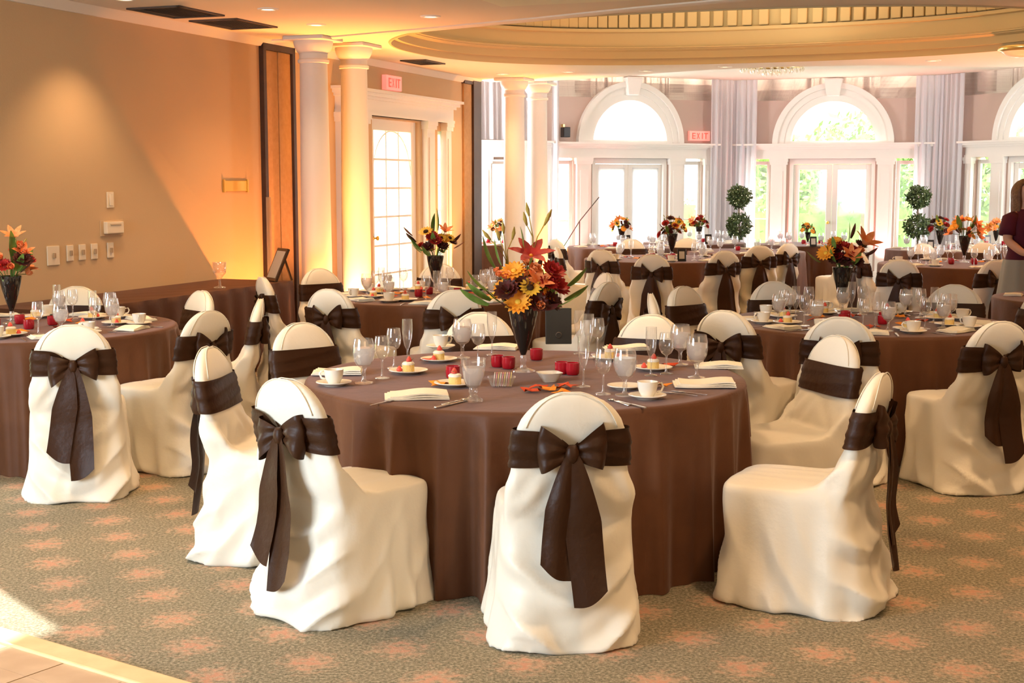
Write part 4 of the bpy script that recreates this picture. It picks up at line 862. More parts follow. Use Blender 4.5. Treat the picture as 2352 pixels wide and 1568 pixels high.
def napkin_mesh(seed):
    rnd = random.Random(seed); ph = rnd.uniform(0, 6); mb = MB()
    for lay in range(3):
        nx, ny = 10, 6; w_, d_ = 0.115 - lay * 0.006, 0.075 - lay * 0.004; top = []; bot = []
        for j in range(ny + 1):
            for i in range(nx + 1):
                x = -w_ + 2 * w_ * i / nx + lay * 0.004; y = -d_ + 2 * d_ * j / ny; z = 0.003 + lay * 0.006 + 0.004 * math.sin(x * 26 + ph) * (lay * 0.5 + 0.3) + 0.002 * math.sin(y * 40 + ph)
                top.append((x, y, z + 0.0050)); bot.append((x, y, max(0.0004, z)))
        n_ = (nx + 1) * (ny + 1); F = []
        for j in range(ny):
            for i in range(nx):
                a = j * (nx + 1) + i; F.append((a, a + 1, a + nx + 2, a + nx + 1)); F.append((n_ + a + nx + 1, n_ + a + nx + 2, n_ + a + 1, n_ + a))
        for i in range(nx): F.append((i + 1, i, n_ + i, n_ + i + 1)); a = ny * (nx + 1) + i; F.append((a, a + 1, n_ + a + 1, n_ + a))
        for j in range(ny): a = j * (nx + 1); F.append((a, a + nx + 1, n_ + a + nx + 1, n_ + a)); a += nx; F.append((a + nx + 1, a, n_ + a, n_ + a + nx + 1))
        mb.add(top + bot, F)
    return smooth_by_angle(mb.mesh('napkin', m_napkin), 40)
NAPS = [napkin_mesh(1), napkin_mesh(2)]
fk = MB().box(-0.0035, 0.0035, -0.09, 0.03, 0.001, 0.004).box(-0.011, 0.011, 0.03, 0.05, 0.001, 0.004)
for k in range(4): fk.box(-0.011 + k * 0.0064, -0.0082 + k * 0.0064, 0.05, 0.085, 0.001, 0.004)
M_FORK = fk.mesh('fork', m_steel)
M_KNIFE = bevel_mesh(MB().box(-0.0055, 0.0055, -0.10, 0.0, 0.0, 0.006).box(-0.008, 0.006, 0.0, 0.105, 0.001, 0.004).mesh('knife', m_steel), 0.001, 1)
sp = MB().tube([(0, -0.09, 0.003), (0, 0.03, 0.004), (0, 0.045, 0.004)], [0.004, 0.003, 0.004], 6)
sp.lathe([(0.0, 0.0), (0.010, 0.001), (0.016, 0.004), (0.017, 0.007), (0.012, 0.003), (0.0, 0.002)], 14, (0, 0.062, 0))
M_SPOON = sp.mesh('spoon', m_steel, True)
def tw(name, meshes, sub=None):
    """prototype of a tableware thing: [(part name, mesh)]; a single mesh becomes the thing itself"""
    return name, meshes
PROT = {}
def place(kind, x, y, z, rz, label, cat, group, parts, scale=1.0):
    """parts: list of (name, mesh, offset)"""
    if len(parts) == 1:
        o = obj(kind, parts[0][1], None, (x, y, z), (0, 0, rz), scale)
    elif kind in PROT: o = copy_tree(PROT[kind]); o.location = (x, y, z); o.rotation_euler = (0, 0, rz); o.scale = (scale,) * 3
    else:
        o = empty(kind, (x, y, z), rz); o.scale = (scale,) * 3; PROT[kind] = o
        for nm, me, off in parts: obj(nm, me, o, off)
    tag(o, label, cat, group); return o
TZ = 0.7565
K_GOB = [('stem', G_GOBS, (0, 0, 0)), ('bowl', G_GOB, (0, 0, 0)), ('water', G_GOBW, (0, 0, 0))]
K_CUT = [('stem', G_CUTS, (0, 0, 0)), ('bowl', G_CUT, (0, 0, 0)), ('water', G_CUTW, (0, 0, 0))]
K_WIN = [('stem', G_WINS, (0, 0, 0)), ('bowl', G_WIN, (0, 0, 0))]
K_FLU = [('stem', G_FLUS, (0, 0, 0)), ('bowl', G_FLU, (0, 0, 0))]
cup_o = None
def goblet(x, y, rz, l, g): return place('water_goblet', x, y, TZ, rz, l, 'goblet', g, K_GOB)
def cutgob(x, y, rz, l, g): return place('cut_glass_goblet', x, y, TZ, rz, l, 'goblet', g, K_CUT)
def wine(x, y, rz, l, g): return place('wine_glass', x, y, TZ, rz, l, 'wine glass', g, K_WIN)
def flute(x, y, rz, l, g): return place('champagne_flute', x, y, TZ, rz, l, 'champagne flute', g, K_FLU)
def saucer(x, y, l, g): return place('saucer', x, y, TZ, 0, l, 'saucer', g, [('saucer', C_SAU, (0, 0, 0))])
def cup(x, y, rz, l, g): return place('coffee_cup', x, y, TZ + 0.0095, rz, l, 'cup', g, [('cup', C_CUP, (0, 0, 0)), ('handle', C_HAN, (0, 0, 0))])
def napkin(x, y, rz, l, g, k=0, sc=1.0): return place('folded_napkin', x, y, TZ, rz, l, 'napkin', g, [('napkin', NAPS[k % 2], (0, 0, 0))], sc)
cake_m = smooth_by_angle(MB().loft([[(0.028 * math.cos(a), 0.028 * math.sin(a), z) for a in [2 * PI * k / 20 for k in range(20)]] for z in (0.0, 0.032)]).mesh('sponge', m_cake), 40)
cream_m = MB().lathe([(0.029, 0.0), (0.030, 0.006), (0.022, 0.013), (0.0, 0.015)], 18).mesh('cream', m_china, True)
straw_m = MB().lathe([(0.0, 0.028), (0.006, 0.024), (0.014, 0.010), (0.013, 0.003), (0.0, 0.0)], 10).mesh('strawberry', m_straw, True)
mint_m = new_mesh('mint_leaf', [(0, 0, 0), (0.008, 0.006, 0.006), (0.02, 0, 0.010), (0.008, -0.006, 0.006)], [(0, 1, 2, 3)], m_leafc)
K_CAKE = [('sponge', cake_m, (0, 0, 0)), ('cream', cream_m, (0, 0, 0.032)), ('strawberry', straw_m, (0.004, 0.0, 0.044)), ('strawberry', straw_m, (-0.032, -0.028, 0.0)), ('mint_leaf', mint_m, (0.010, 0.006, 0.052))]
def dessert(x, y, rz, l, g):
    place('dessert_plate', x, y, TZ, 0, 'cream dessert plate ' + l, 'plate', g + ' plates', [('plate', C_PLA, (0, 0, 0))])
    place('small_cake', x, y, TZ + 0.0095, rz, 'small yellow cake topped with strawberry ' + l, 'cake', g + ' cakes', K_CAKE)
RB = [(0.0, 0.0), (0.026, 0.0), (0.031, 0.006), (0.033, 0.03), (0.032, 0.056), (0.029, 0.056), (0.029, 0.02), (0.0, 0.018)]
K_VOT = [('glass', lathe_me('glass', RB, m_ruby, 20), (0, 0, 0)), ('candle', MB().lathe([(0.0, 0.018), (0.018, 0.018), (0.018, 0.036), (0.0, 0.038)], 12).mesh('candle', m_china, True), (0, 0, 0))]
def votive(x, y, l, g): return place('votive_candle', x, y, TZ, 0, l, 'candle', g, K_VOT)
def maple(seed):
    rnd = random.Random(seed); pts = []
    for k in range(10):
        a = 2 * PI * k / 10; r = 0.045 * (1.0 if k % 2 == 0 else 0.5) * rnd.uniform(0.8, 1.1); pts.append((r * math.cos(a), r * math.sin(a), 0.003 + rnd.uniform(0.0, 0.014)))
    return new_mesh('silk_leaf', [(0, 0, 0.012)] + pts + [(0, 0, 0.0105)] + [(p[0], p[1], p[2] - 0.0015) for p in pts], [(0, 1 + k, 1 + (k + 1) % 10) for k in range(10)] + [(11, 12 + (k + 1) % 10, 12 + k) for k in range(10)], m_silkr if seed % 2 else m_silko, False)
LEAVES = [maple(1), maple(2), maple(3), maple(4)]
def silk_leaf(x, y, rz, l, g, k=0, sc=1.0): return place('silk_leaf', x, y, TZ, rz, l, 'leaf', g, [('silk_leaf', LEAVES[k % 4], (0, 0, 0))], sc)
def frame_card(x, y, rz, l, w_=0.055, h_=0.15, z=TZ):
    e = empty('table_number_frame', (x, y, z), rz); tag(e, l, 'table number frame', 'black table number frames')
    T = Matrix.Rotation(-0.12, 4, 'X')
    obj('frame', bevel_mesh(MB().box(-w_, w_, -0.006, 0.006, 0, h_).xf(T).mesh('frame', m_black), 0.003, 1), e)
    obj('card', MB().box(-w_ * 0.62, w_ * 0.62, -0.008, -0.0055, h_ * 0.2, h_ * 0.8).xf(T).mesh('card', m_print), e)
    obj('stand', MB().box(-0.01, 0.01, 0.0, 0.005, 0, h_ * 0.6).xf(Matrix.Translation((0, 0.055, 0)) @ Matrix.Rotation(0.35, 4, 'X')).mesh('stand', m_black), e); return e
# ------------------------------------------------------------------ flowers
def petal(L__, w_, curl, n=5, cup_=0.2):
    vs = []
    for i in range(n + 1):
        u = i / n; ww = w_ * math.sin(PI * min(1, 0.12 + u * 0.86)) ** 0.8; x = L__ * u; z = curl * L__ * (u ** 1.6)
        vs += [(x, -ww, z + cup_ * ww), (x, 0, z), (x, ww, z + cup_ * ww)]
    fs = []
    for i in range(n):
        a = i * 3; fs += [(a, a + 3, a + 4, a + 1), (a + 1, a + 4, a + 5, a + 2)]
    return vs, fs
def flower(name, layers, m, centre=None):
    """layers: (count, length, width, curl, lift, start radius)"""
    mb = MB()
    for li, (c, L__, w_, curl, lift, r0) in enumerate(layers):
        for k in range(c):
            vs, fs = petal(L__, w_, curl); a = 2 * PI * (k + 0.5 * (li % 2)) / c
            M_ = Matrix.Rotation(a, 4, 'Z') @ Matrix.Translation((r0, 0, 0)) @ Matrix.Rotation(-lift, 4, 'Y')
            mb.add([M_ @ Vector(v) for v in vs], fs)
    me = mb.mesh(name, m, True)
    if centre:
        me.materials.append(centre[0]); bm = bmesh.new(); bm.from_mesh(me); r = bmesh.ops.create_icosphere(bm, subdivisions=2, radius=centre[1], matrix=Matrix.Translation((0, 0, centre[1] * 0.35)) @ Matrix.Diagonal((1, 1, 0.6, 1)))
        for v in r['verts']:
            for f in v.link_faces: f.material_index = 1; f.smooth = True
        bm.to_mesh(me); bm.free()
    return me
FL = {
 'daisy_orange': ('daisy', flower('daisy', [(16, 0.052, 0.011, 0.05, 0.15, 0.008), (14, 0.044, 0.010, 0.1, 0.35, 0.006)], m_orange, (m_yel, 0.013))),
 'daisy_gold': ('daisy', flower('daisy', [(15, 0.045, 0.010, 0.05, 0.2, 0.010)], m_yel, (m_seedc, 0.018))),
 'lily_coral': ('lily', flower('lily', [(6, 0.085, 0.020, -0.35, 0.95, 0.006)], m_coral, (m_leafc, 0.008))),
 'lily_red': ('lily', flower('lily', [(6, 0.080, 0.020, -0.45, 0.75, 0.006)], m_red, (m_orange, 0.008))),
 'dahlia_red': ('dahlia', flower('dahlia', [(14, 0.040, 0.012, 0.3, 0.1, 0.012), (12, 0.036, 0.011, 0.3, 0.5, 0.010), (9, 0.030, 0.010, 0.3, 0.9, 0.006), (6, 0.022, 0.009, 0.2, 1.2, 0.003)], m_red)),
 'dahlia_burg': ('dahlia', flower('dahlia', [(14, 0.040, 0.012, 0.3, 0.1, 0.012), (12, 0.036, 0.011, 0.3, 0.5, 0.010), (9, 0.030, 0.010, 0.3, 0.9, 0.006)], m_burg)),
 'rose_coral': ('rose', flower('rose', [(7, 0.032, 0.018, 0.5, 0.6, 0.008), (6, 0.028, 0.016, 0.6, 1.0, 0.005), (4, 0.022, 0.014, 0.6, 1.3, 0.002)], m_coral)),
 'leaf': ('leaf', new_mesh('leaf', *petal(0.13, 0.024, 0.12, 7, -0.3), m_leafc)),
 'leaf_burg': ('leaf', new_mesh('leaf', *petal(0.10, 0.022, -0.1, 6, -0.3), m_burg)),
}
bd = MB()
for k in range(4):
    a = k * 1.7; bd.tube([(0, 0, 0), (0.012 * math.cos(a), 0.012 * math.sin(a), 0.06), (0.045 * math.cos(a), 0.045 * math.sin(a), 0.10 + 0.012 * k)], 0.0022, 5)
    bd.tube([(0.045 * math.cos(a), 0.045 * math.sin(a), 0.10 + 0.012 * k), (0.058 * math.cos(a), 0.058 * math.sin(a), 0.125 + 0.012 * k), (0.068 * math.cos(a), 0.068 * math.sin(a), 0.15 + 0.012 * k)], [0.004, 0.0085, 0.002], 7)
FL['buds'] = ('bud_spray', bd.mesh('bud_spray', mat('bud_green', (0.42, 0.30, 0.06), 0.6), True))
V_BODY = lathe_me('vase', [(0.0, 0.075), (0.012, 0.078), (0.024, 0.11), (0.040, 0.16), (0.056, 0.22), (0.067, 0.275), (0.070, 0.30), (0.066, 0.30), (0.05, 0.22)], m_vase, 24)
V_FOOT = lathe_me('vase_foot', [(0.0, 0.0), (0.058, 0.0), (0.056, 0.006), (0.018, 0.016), (0.012, 0.035), (0.018, 0.055), (0.014, 0.075)], m_glass, 24)
def bouquet(x, y, rz, label, spec, seed, sc=1.0, z=TZ, spread=1.0, group='flower centrepieces in tapered black vases'):
    rnd = random.Random(seed); e = empty('flower_centrepiece', (x, y, z), rz); e.scale = (sc,) * 3; tag(e, label, 'flower arrangement', group)
    obj('vase_foot', V_FOOT, e); obj('vase', V_BODY, e)
    o0 = Vector((0, 0, 0.27)); stems = MB()
    for (k, px, pz, py, s_) in spec:      # x right, pz up, py towards camera(-) / away(+), size
        p = Vector((px * spread, py, pz)); d = (p - o0 + Vector((0, 0, 0.02))).normalized(); d = (d + Vector((0, -0.55, 0.15))).normalized() if k not in ('leaf', 'leaf_burg', 'buds') else d
        if k.startswith('leaf'): q = d.to_track_quat('X', 'Z')
        else: q = d.to_track_quat('Z', 'Y')
        me = FL[k]; ob = obj(me[0], me[1], e, p, q.to_euler(), s_); ob.rotation_euler.rotate_axis('Z' if not k.startswith('leaf') else 'X', rnd.uniform(-3, 3) if not k.startswith('leaf') else rnd.uniform(-0.6, 0.6))
        if not k.startswith('leaf'): stems.tube([(px * 0.1, py * 0.2, 0.25), ((o0 + p) / 2 + Vector((0, 0, 0.02))), p], 0.0028, 5)
    obj('stems', stems.mesh('stems', m_leafc, True), e)['kind'] = 'stuff'
    return e
def rand_spec(seed, n=16, rad=0.16, top=0.28, mains=('daisy_orange', 'dahlia_red', 'lily_coral', 'rose_coral', 'dahlia_burg')):
    rnd = random.Random(seed); sp = []
    for k in range(n):
        a = rnd.uniform(0, 2 * PI); u = (k + 0.5) / n; el = math.acos(u * 1.1 - 0.1) ; r = rad * math.sin(el); zz = 0.30 + (top - 0.05) * math.cos(el)
        sp.append((mains[k % len(mains)], r * math.cos(a * 1.0 + k * 2.4), zz, r * math.sin(a * 1.0 + k * 2.4) * 0.9, rnd.uniform(0.9, 1.15)))
    for k in range(8):
        a = 2 * PI * k / 8 + rnd.uniform(-.3, .3); sp.append(('leaf' if k % 2 else 'leaf_burg', 0.07 * math.cos(a), 0.30 + rnd.uniform(0, 0.10), 0.07 * math.sin(a), rnd.uniform(0.9, 1.3)))
    sp.append(('buds', rnd.uniform(-0.06, 0.06), 0.42, rnd.uniform(-.04, .04), 0.7))
    return sp
specA = [('lily_red', 0.035, 0.545, -0.03, 1.25), ('buds', 0.045, 0.56, 0.0, 1.2), ('buds', -0.07, 0.50, 0.0, 1.1), ('leaf', -0.13, 0.49, 0.0, 1.2), ('leaf', -0.10, 0.50, -0.02, 1.0),
 ('daisy_orange', -0.045, 0.475, -0.07, 1.05), ('daisy_orange', -0.025, 0.335, -0.10, 1.15), ('daisy_orange', -0.09, 0.40, -0.04, 0.9), ('rose_coral', 0.05, 0.475, -0.06, 1.1), ('rose_coral', 0.02, 0.50, 0.03, 1.1),
 ('dahlia_red', 0.135, 0.47, -0.04, 1.25), ('dahlia_red', 0.155, 0.40, -0.02, 1.3), ('dahlia_red', 0.115, 0.42, -0.06, 1.0), ('dahlia_burg', -0.075, 0.385, -0.10, 1.2), ('dahlia_burg', 0.06, 0.33, -0.09, 1.1), ('dahlia_burg', 0.0, 0.41, -0.08, 1.0),
 ('leaf', -0.17, 0.385, -0.02, 1.0), ('leaf', -0.15, 0.34, -0.03, 1.1), ('leaf', -0.16, 0.32, -0.05, 1.2), ('leaf', 0.19, 0.34, -0.02, 1.0), ('leaf', 0.20, 0.40, 0.0, 1.0), ('leaf', 0.15, 0.31, -0.05, 0.9), ('daisy_gold', 0.03, 0.40, -0.10, 1.0),
 ('lily_coral', 0.07, 0.42, -0.07, 0.9), ('dahlia_burg', 0.13, 0.33, -0.03, 1.1), ('lily_coral', -0.02, 0.42, -0.02, 1.0), ('leaf_burg', 0.09, 0.30, -0.07, 1.0), ('leaf_burg', -0.05, 0.30, -0.08, 1.0), ('leaf', 0.0, 0.55, 0.0, 1.0), ('dahlia_red', 0.02, 0.44, 0.08, 1.2), ('daisy_orange', 0.1, 0.40, 0.08, 1.1), ('dahlia_burg', -0.08, 0.42, 0.08, 1.1), ('daisy_gold', -0.12, 0.36, 0.05, 1.0), ('leaf', -0.05, 0.3, 0.06, 1.0), ('leaf', 0.08, 0.3, 0.06, 1.0)]
rnd = random.Random(8)
for k in range(26):
    a_ = rnd.uniform(0, 2 * PI); rr_ = rnd.uniform(0.05, 0.15); specA.append((('leaf', 'leaf_burg', 'leaf', 'rose_coral', 'leaf', 'dahlia_burg', 'leaf_burg')[k % 7], rr_ * math.cos(a_), rnd.uniform(0.31, 0.47), rr_ * 0.8 * math.sin(a_) + 0.02, rnd.uniform(0.6, 1.0)))
specB = rand_spec(5, 14, 0.14, 0.22, ('dahlia_red', 'rose_coral', 'dahlia_red', 'lily_coral')) + [('lily_coral', 0.04, 0.54, -0.02, 1.0), ('rose_coral', 0.07, 0.48, 0.0, 1.1), ('leaf', 0.03, 0.42, -0.04, 1.3), ('dahlia_burg', 0.10, 0.40, -0.05, 1.3), ('rose_coral', 0.10, 0.44, -0.02, 1.0)]
def fill(spec, seed, n, kinds):
    rnd = random.Random(seed)
    for k in range(n):
        a_ = rnd.uniform(0, 2 * PI); rr_ = rnd.uniform(0.04, 0.14); spec.append((kinds[k % len(kinds)], rr_ * math.cos(a_), rnd.uniform(0.31, 0.45), rr_ * math.sin(a_) + 0.02, rnd.uniform(0.6, 0.95)))
fill(specA, 31, 14, ('rose_coral', 'dahlia_red', 'leaf', 'daisy_orange'))
X, Y = at(1202, 852, TZ); bouquet(X, Y, 0, 'tall autumn bouquet of orange daisies and red dahlias in black vase on the nearest table', specA, 1)
X, Y = at(28, 742, TZ); bouquet(X, Y, 0, 'bouquet of red and coral flowers cut by the left edge', specB, 2, 1.0)
specC = [('dahlia_red', -0.02, 0.45, -0.07, 1.1), ('dahlia_red', 0.01, 0.42, -0.09, 1.1), ('daisy_gold', -0.07, 0.49, -0.03, 1.2), ('rose_coral', -0.01, 0.46, -0.02, 1.0), ('leaf', 0.02, 0.50, 0.0, 1.4), ('leaf', -0.01, 0.47, 0.0, 1.3), ('lily_coral', 0.08, 0.49, 0, 0.9), ('daisy_gold', 0.12, 0.44, -0.02, 0.9), ('daisy_orange', 0.08, 0.43, -0.05, 0.8),
 ('leaf_burg', -0.18, 0.46, 0, 1.0), ('leaf_burg', -0.15, 0.41, -0.02, 1.1), ('leaf', -0.13, 0.37, -0.03, 1.0), ('leaf', -0.10, 0.34, -0.03, 1.1), ('dahlia_burg', 0.06, 0.38, -0.06, 1.1), ('dahlia_burg', -0.05, 0.37, -0.06, 1.1), ('leaf_burg', 0.13, 0.40, -0.02, 1.1), ('leaf_burg', 0.15, 0.36, 0.0, 1.0), ('dahlia_burg', 0.11, 0.42, 0.0, 1.0), ('leaf', -0.04, 0.3, -0.07, 1.0), ('daisy_orange', -0.03, 0.42, 0.08, 1), ('dahlia_red', 0.06, 0.44, 0.06, 1)]
fill(specC, 32, 16, ('dahlia_red', 'leaf', 'daisy_gold', 'dahlia_burg'))
X, Y = at(1000, 672, TZ); bouquet(X, Y, 0, 'red and gold bouquet in black vase in front of the french door', specC, 3, 1.0)
specD = [('daisy_orange', -0.135, 0.40, -0.08, 1.15), ('leaf', -0.16, 0.34, -0.03, 1.0), ('daisy_orange', -0.055, 0.475, 0.0, 1.0), ('dahlia_burg', -0.06, 0.42, -0.05, 1.0), ('dahlia_red', -0.01, 0.44, -0.05, 1.1), ('dahlia_red', 0.05, 0.40, -0.08, 1.1), ('lily_coral', 0.03, 0.38, -0.1, 1.0), ('leaf', 0.03, 0.47, -0.02, 1.1), ('leaf_burg', 0.05, 0.50, 0, 1.1), ('lily_coral', 0.14, 0.46, -0.02, 1.4), ('rose_coral', 0.10, 0.41, -0.05, 1.1), ('dahlia_burg', 0.0, 0.35, -0.08, 1.3), ('dahlia_burg', 0.08, 0.34, -0.06, 1.2), ('leaf', -0.06, 0.33, -0.07, 1.1), ('leaf', 0.04, 0.32, -0.08, 1.0), ('dahlia_burg', -0.06, 0.36, -0.06, 1.2), ('leaf_burg', 0.16, 0.38, 0, 1.0), ('daisy_orange', -0.05, 0.42, 0.08, 1.1), ('dahlia_red', 0.08, 0.42, 0.07, 1.1), ('dahlia_burg', 0.12, 0.45, 0.0, 1.0)]
fill(specD, 33, 14, ('dahlia_burg', 'leaf', 'dahlia_red', 'rose_coral'))
X, Y = at(1932, 712, TZ); bouquet(X, Y, 0, 'bouquet with bright orange daisies in a black vase on the right table', specD, 4, 1.0)
for k, px, py, sc, seed, mains, l in (('F', 1543, 592, 0.95, 11, ('dahlia_red', 'rose_coral', 'daisy_gold', 'dahlia_burg'), 'red and olive bouquet in front of the shaded doors, largest of the far ones there'),
    ('G', 1427, 560, 0.78, 12, ('daisy_gold', 'lily_coral', 'daisy_orange', 'dahlia_burg'), 'small golden bouquet against the left shaded door'),
    ('H', 1605, 556, 0.78, 13, ('lily_coral', 'daisy_gold', 'dahlia_red', 'dahlia_burg'), 'small gold and burgundy bouquet left of the left topiary'),
    ('J', 1855, 563, 0.62, 14, ('dahlia_burg', 'daisy_orange', 'dahlia_burg'), 'small rust bouquet before the middle glass doors'),
    ('L', 2214, 602, 0.98, 15, ('lily_coral', 'daisy_orange', 'rose_coral', 'daisy_orange'), 'bright orange bouquet right of the right topiary'),
    ('M', 2158, 573, 0.85, 16, ('dahlia_red', 'dahlia_burg', 'daisy_gold', 'dahlia_burg'), 'burgundy and gold bouquet beside the right topiary'),
    ('N', 2287, 562, 0.70, 17, ('rose_coral', 'daisy_orange', 'lily_coral'), 'small peach bouquet left of the standing woman'),
    ('P', 1148, 562, 0.70, 18, ('dahlia_burg', 'lily_coral', 'daisy_orange'), 'small bouquet peeking out left of the far columns')):
    X, Y = at(px, py, TZ); cx, cy, r = far_t[k]; d = math.hypot(X - cx, Y - cy)
    if d > r * 0.6: X = cx + (X - cx) * r * 0.6 / d; Y = cy + (Y - cy) * r * 0.6 / d
    bouquet(X, Y, 0, l, rand_spec(seed, 24, 0.155, 0.24, mains), seed, sc)
# ------------------------------------------------------------------ settings, nearest table
def A(px, py): return at(px, py, TZ)
gl = 'on the nearest table'
for px, py, rz, l in ((767, 885, 2.9, 'at the left rim of the nearest table'), (1487, 915, 0.1, 'at the front right of the nearest table'), (1012, 800, 0.5, 'at the back left of the nearest table, behind the cakes'), (1436, 893, 3.0, 'behind the front right goblet on the nearest table')):
    X, Y = A(px, py); saucer(X, Y, 'cream saucer ' + l, 'saucers ' + gl)
    if px != 1436: cup(X, Y, rz, 'cream coffee cup ' + l, 'coffee cups ' + gl)
for px, py, rz, l, k, sc in ((957, 912, 0.10, 'folded ivory napkin stack at the front left of the nearest table', 0, 1.15), (1617, 886, -0.05, 'folded ivory napkin at the right rim of the nearest table', 1, 1.15), (775, 858, 0.05, 'ivory napkin behind the cup at the left rim of the nearest table', 1, 1.0), (1142, 800, -0.2, 'ivory napkin behind the vase on the nearest table', 0, 1.0), (1438, 803, 0.1, 'ivory napkin at the back right of the nearest table', 1, 1.0), (1650, 843, -0.1, 'ivory napkin at the far right rim of the nearest table', 0, 1.0)):
    X, Y = A(px, py); napkin(X, Y, rz, l, 'napkins ' + gl, k, sc)
for px, py, l in ((836, 880, 'water goblet behind the cup at the left rim of the nearest table'), (1435, 908, 'water goblet left of the front right coffee cup'), (1600, 868, 'water goblet at the right side of the nearest table'), (1062, 822, 'water goblet left of the vase on the nearest table'), (1562, 838, 'water goblet at the back right of the nearest table')):
    X, Y = A(px, py); goblet(X, Y, 0, l, 'water goblets ' + gl).scale = (1.12,) * 3
X, Y = A(1087, 921); cutgob(X, Y, 0.1, 'large cut-glass water goblet near the front of the nearest table', 'cut glass goblets ' + gl)
for px, py, l in ((878, 868, 'wine glass next to the left goblet on the nearest table'), (905, 845, 'wine glass behind the left dessert plate on the nearest table'), (1385, 905, 'wine glass left of the front right goblet'), (1372, 815, 'wine glass at the back of the nearest table, right of the vase'), (1530, 858, 'wine glass behind the front right cup on the nearest table'), (1098, 832, 'wine glass left of the vase foot on the nearest table')):
    X, Y = A(px, py); wine(X, Y, 0, l, 'wine glasses ' + gl)
for px, py, l in ((936, 838, 'tall champagne flute at the back left of the nearest table'), (1130, 815, 'tall champagne flute just left of the vase'), (1340, 888, 'champagne flute in front of the ruby candles, right of the vase'), (1495, 862, 'tall champagne flute before the back right chair'), (1330, 812, 'champagne flute right of the black frame'), (1352, 822, 'second champagne flute right of the black frame')):
    X, Y = A(px, py); flute(X, Y, 0, l, 'champagne flutes ' + gl)
for px, py, l in ((938, 857, 'left of the nearest table, behind the cut glass'), (1008, 830, 'at the back left of the nearest table'), (1045, 886, 'left of the cut-glass goblet'), (1500, 850, 'at the right of the nearest table'), (1402, 826, 'at the back of the nearest table')):
    X, Y = A(px, py); dessert(X, Y, px * 0.1, l, 'dessert ' + gl)
for px, py, l in ((1040, 868, 'ruby candle glass left of the cut-glass goblet'), (1143, 842, 'left ruby candle glass of the pair by the vase'), (1168, 846, 'right ruby candle glass of the pair by the vase'), (1290, 858, 'left ruby candle glass of the pair behind the white bowl'), (1315, 860, 'right ruby candle glass of the pair behind the white bowl'), (1232, 826, 'ruby candle glass behind the vase foot')):
    X, Y = A(px, py); votive(X, Y, l, 'ruby candle glasses ' + gl)
sq = [[(w_ * sgnpow(math.cos(2 * PI * k / 24), 0.5), w_ * sgnpow(math.sin(2 * PI * k / 24), 0.5), z) for k in range(24)] for w_, z in ((0.028, 0.0), (0.03, 0.004), (0.05, 0.035), (0.055, 0.042), (0.050, 0.042), (0.026, 0.010))]
X, Y = A(1262, 876); o = obj('sugar_bowl', smooth_by_angle(MB().loft(sq).mesh('sugar_bowl', m_china), 50), None, (X, Y, TZ), (0, 0, 0.3)); tag(o, 'small square white cream bowl in front of the vase', 'bowl')
X, Y = A(1152, 886); e = empty('sugar_caddy', (X, Y, TZ)); tag(e, 'glass caddy of coloured sugar packets left of the white bowl', 'sugar caddy')
obj('dish', smooth_by_angle(MB().loft([[(w_ * sgnpow(math.cos(2 * PI * k / 24), 0.5), w_ * 0.7 * sgnpow(math.sin(2 * PI * k / 24), 0.5), z) for k in range(24)] for w_, z in ((0.045, 0.0), (0.048, 0.004), (0.062, 0.04), (0.060, 0.04), (0.045, 0.006))]).mesh('dish', m_glass), 50), e)
for k in range(9):
    c = [(0.85, 0.80, 0.72), (0.85, 0.35, 0.35), (0.85, 0.72, 0.25)][k % 3]; obj('sugar_packet', MB().box(-0.0015, 0.0015, -0.026, 0.026, 0.004, 0.058).xf(Matrix.Translation((-0.036 + k * 0.009, 0, 0)) @ Matrix.Rotation(0.12, 4, 'Y')).mesh('sugar_packet', mat('packet_%s' % 'abc'[k % 3], c, 0.6)), e)
X, Y = A(1283, 790); frame_card(X, Y, 0.05, 'black table number frame standing behind the vase on the nearest table', 0.072, 0.20)
[c for c in bpy.data.objects if c.name.startswith('card')][-1].scale = (1, 1, 1); [c for c in bpy.data.objects if c.name.startswith('card')][-1].data.materials[0] = m_black
obj('emblem', MB().lathe([(0.014, 0.0), (0.018, 0.0015), (0.014, 0.003)], 20).xf(Matrix.Translation((0, -0.0105 + 0.006, 0.05)) @ Matrix.Rotation(PI / 2, 4, 'X')).mesh('emblem', m_grille, True), [c for c in bpy.data.objects if c.name.startswith('table_number_frame')][-1])
for k, (px, py, l) in enumerate(((1235, 893, 'red silk leaf left in front of the white bowl'), (1265, 897, 'orange silk leaf in front of the white bowl'), (1300, 890, 'orange-red silk leaf right in front of the white bowl'), (1010, 885, 'red silk leaf beside the front left napkin'), (985, 830, 'rust silk leaf behind the left cakes'), (1515, 890, 'red silk leaf behind the front right cup'), (1535, 842, 'orange silk leaf at the right of the nearest table'), (1290, 905, 'orange silk leaf nearest the front chair'), (1220, 900, 'yellow-orange silk leaf nearest the front chair'))):
    X, Y = A(px, py); silk_leaf(X, Y, k * 1.3, l, 'silk autumn leaves ' + gl, k, 1.25)
def mesh_thing(name, me, px, py, rz, l, cat, g): X, Y = A(px, py); o = obj(name, me, None, (X, Y, TZ), (0, 0, rz)); tag(o, l, cat, g); return o
mesh_thing('fork', M_FORK, 880, 925, -0.5, 'fork left of the front left napkin', 'fork', 'forks on the nearest table')
mesh_thing('knife', M_KNIFE, 1032, 930, -0.55, 'knife right of the front left napkin', 'knife', 'knives on the nearest table')
mesh_thing('spoon', M_SPOON, 1046, 924, -0.6, 'spoon right of the front left napkin', 'spoon', 'spoons on the nearest table')
mesh_thing('fork', M_FORK, 1560, 905, 0.9, 'outer fork left of the right napkin', 'fork', 'forks on the nearest table')
mesh_thing('fork', M_FORK, 1582, 903, 0.9, 'inner fork left of the right napkin', 'fork', 'forks on the nearest table')
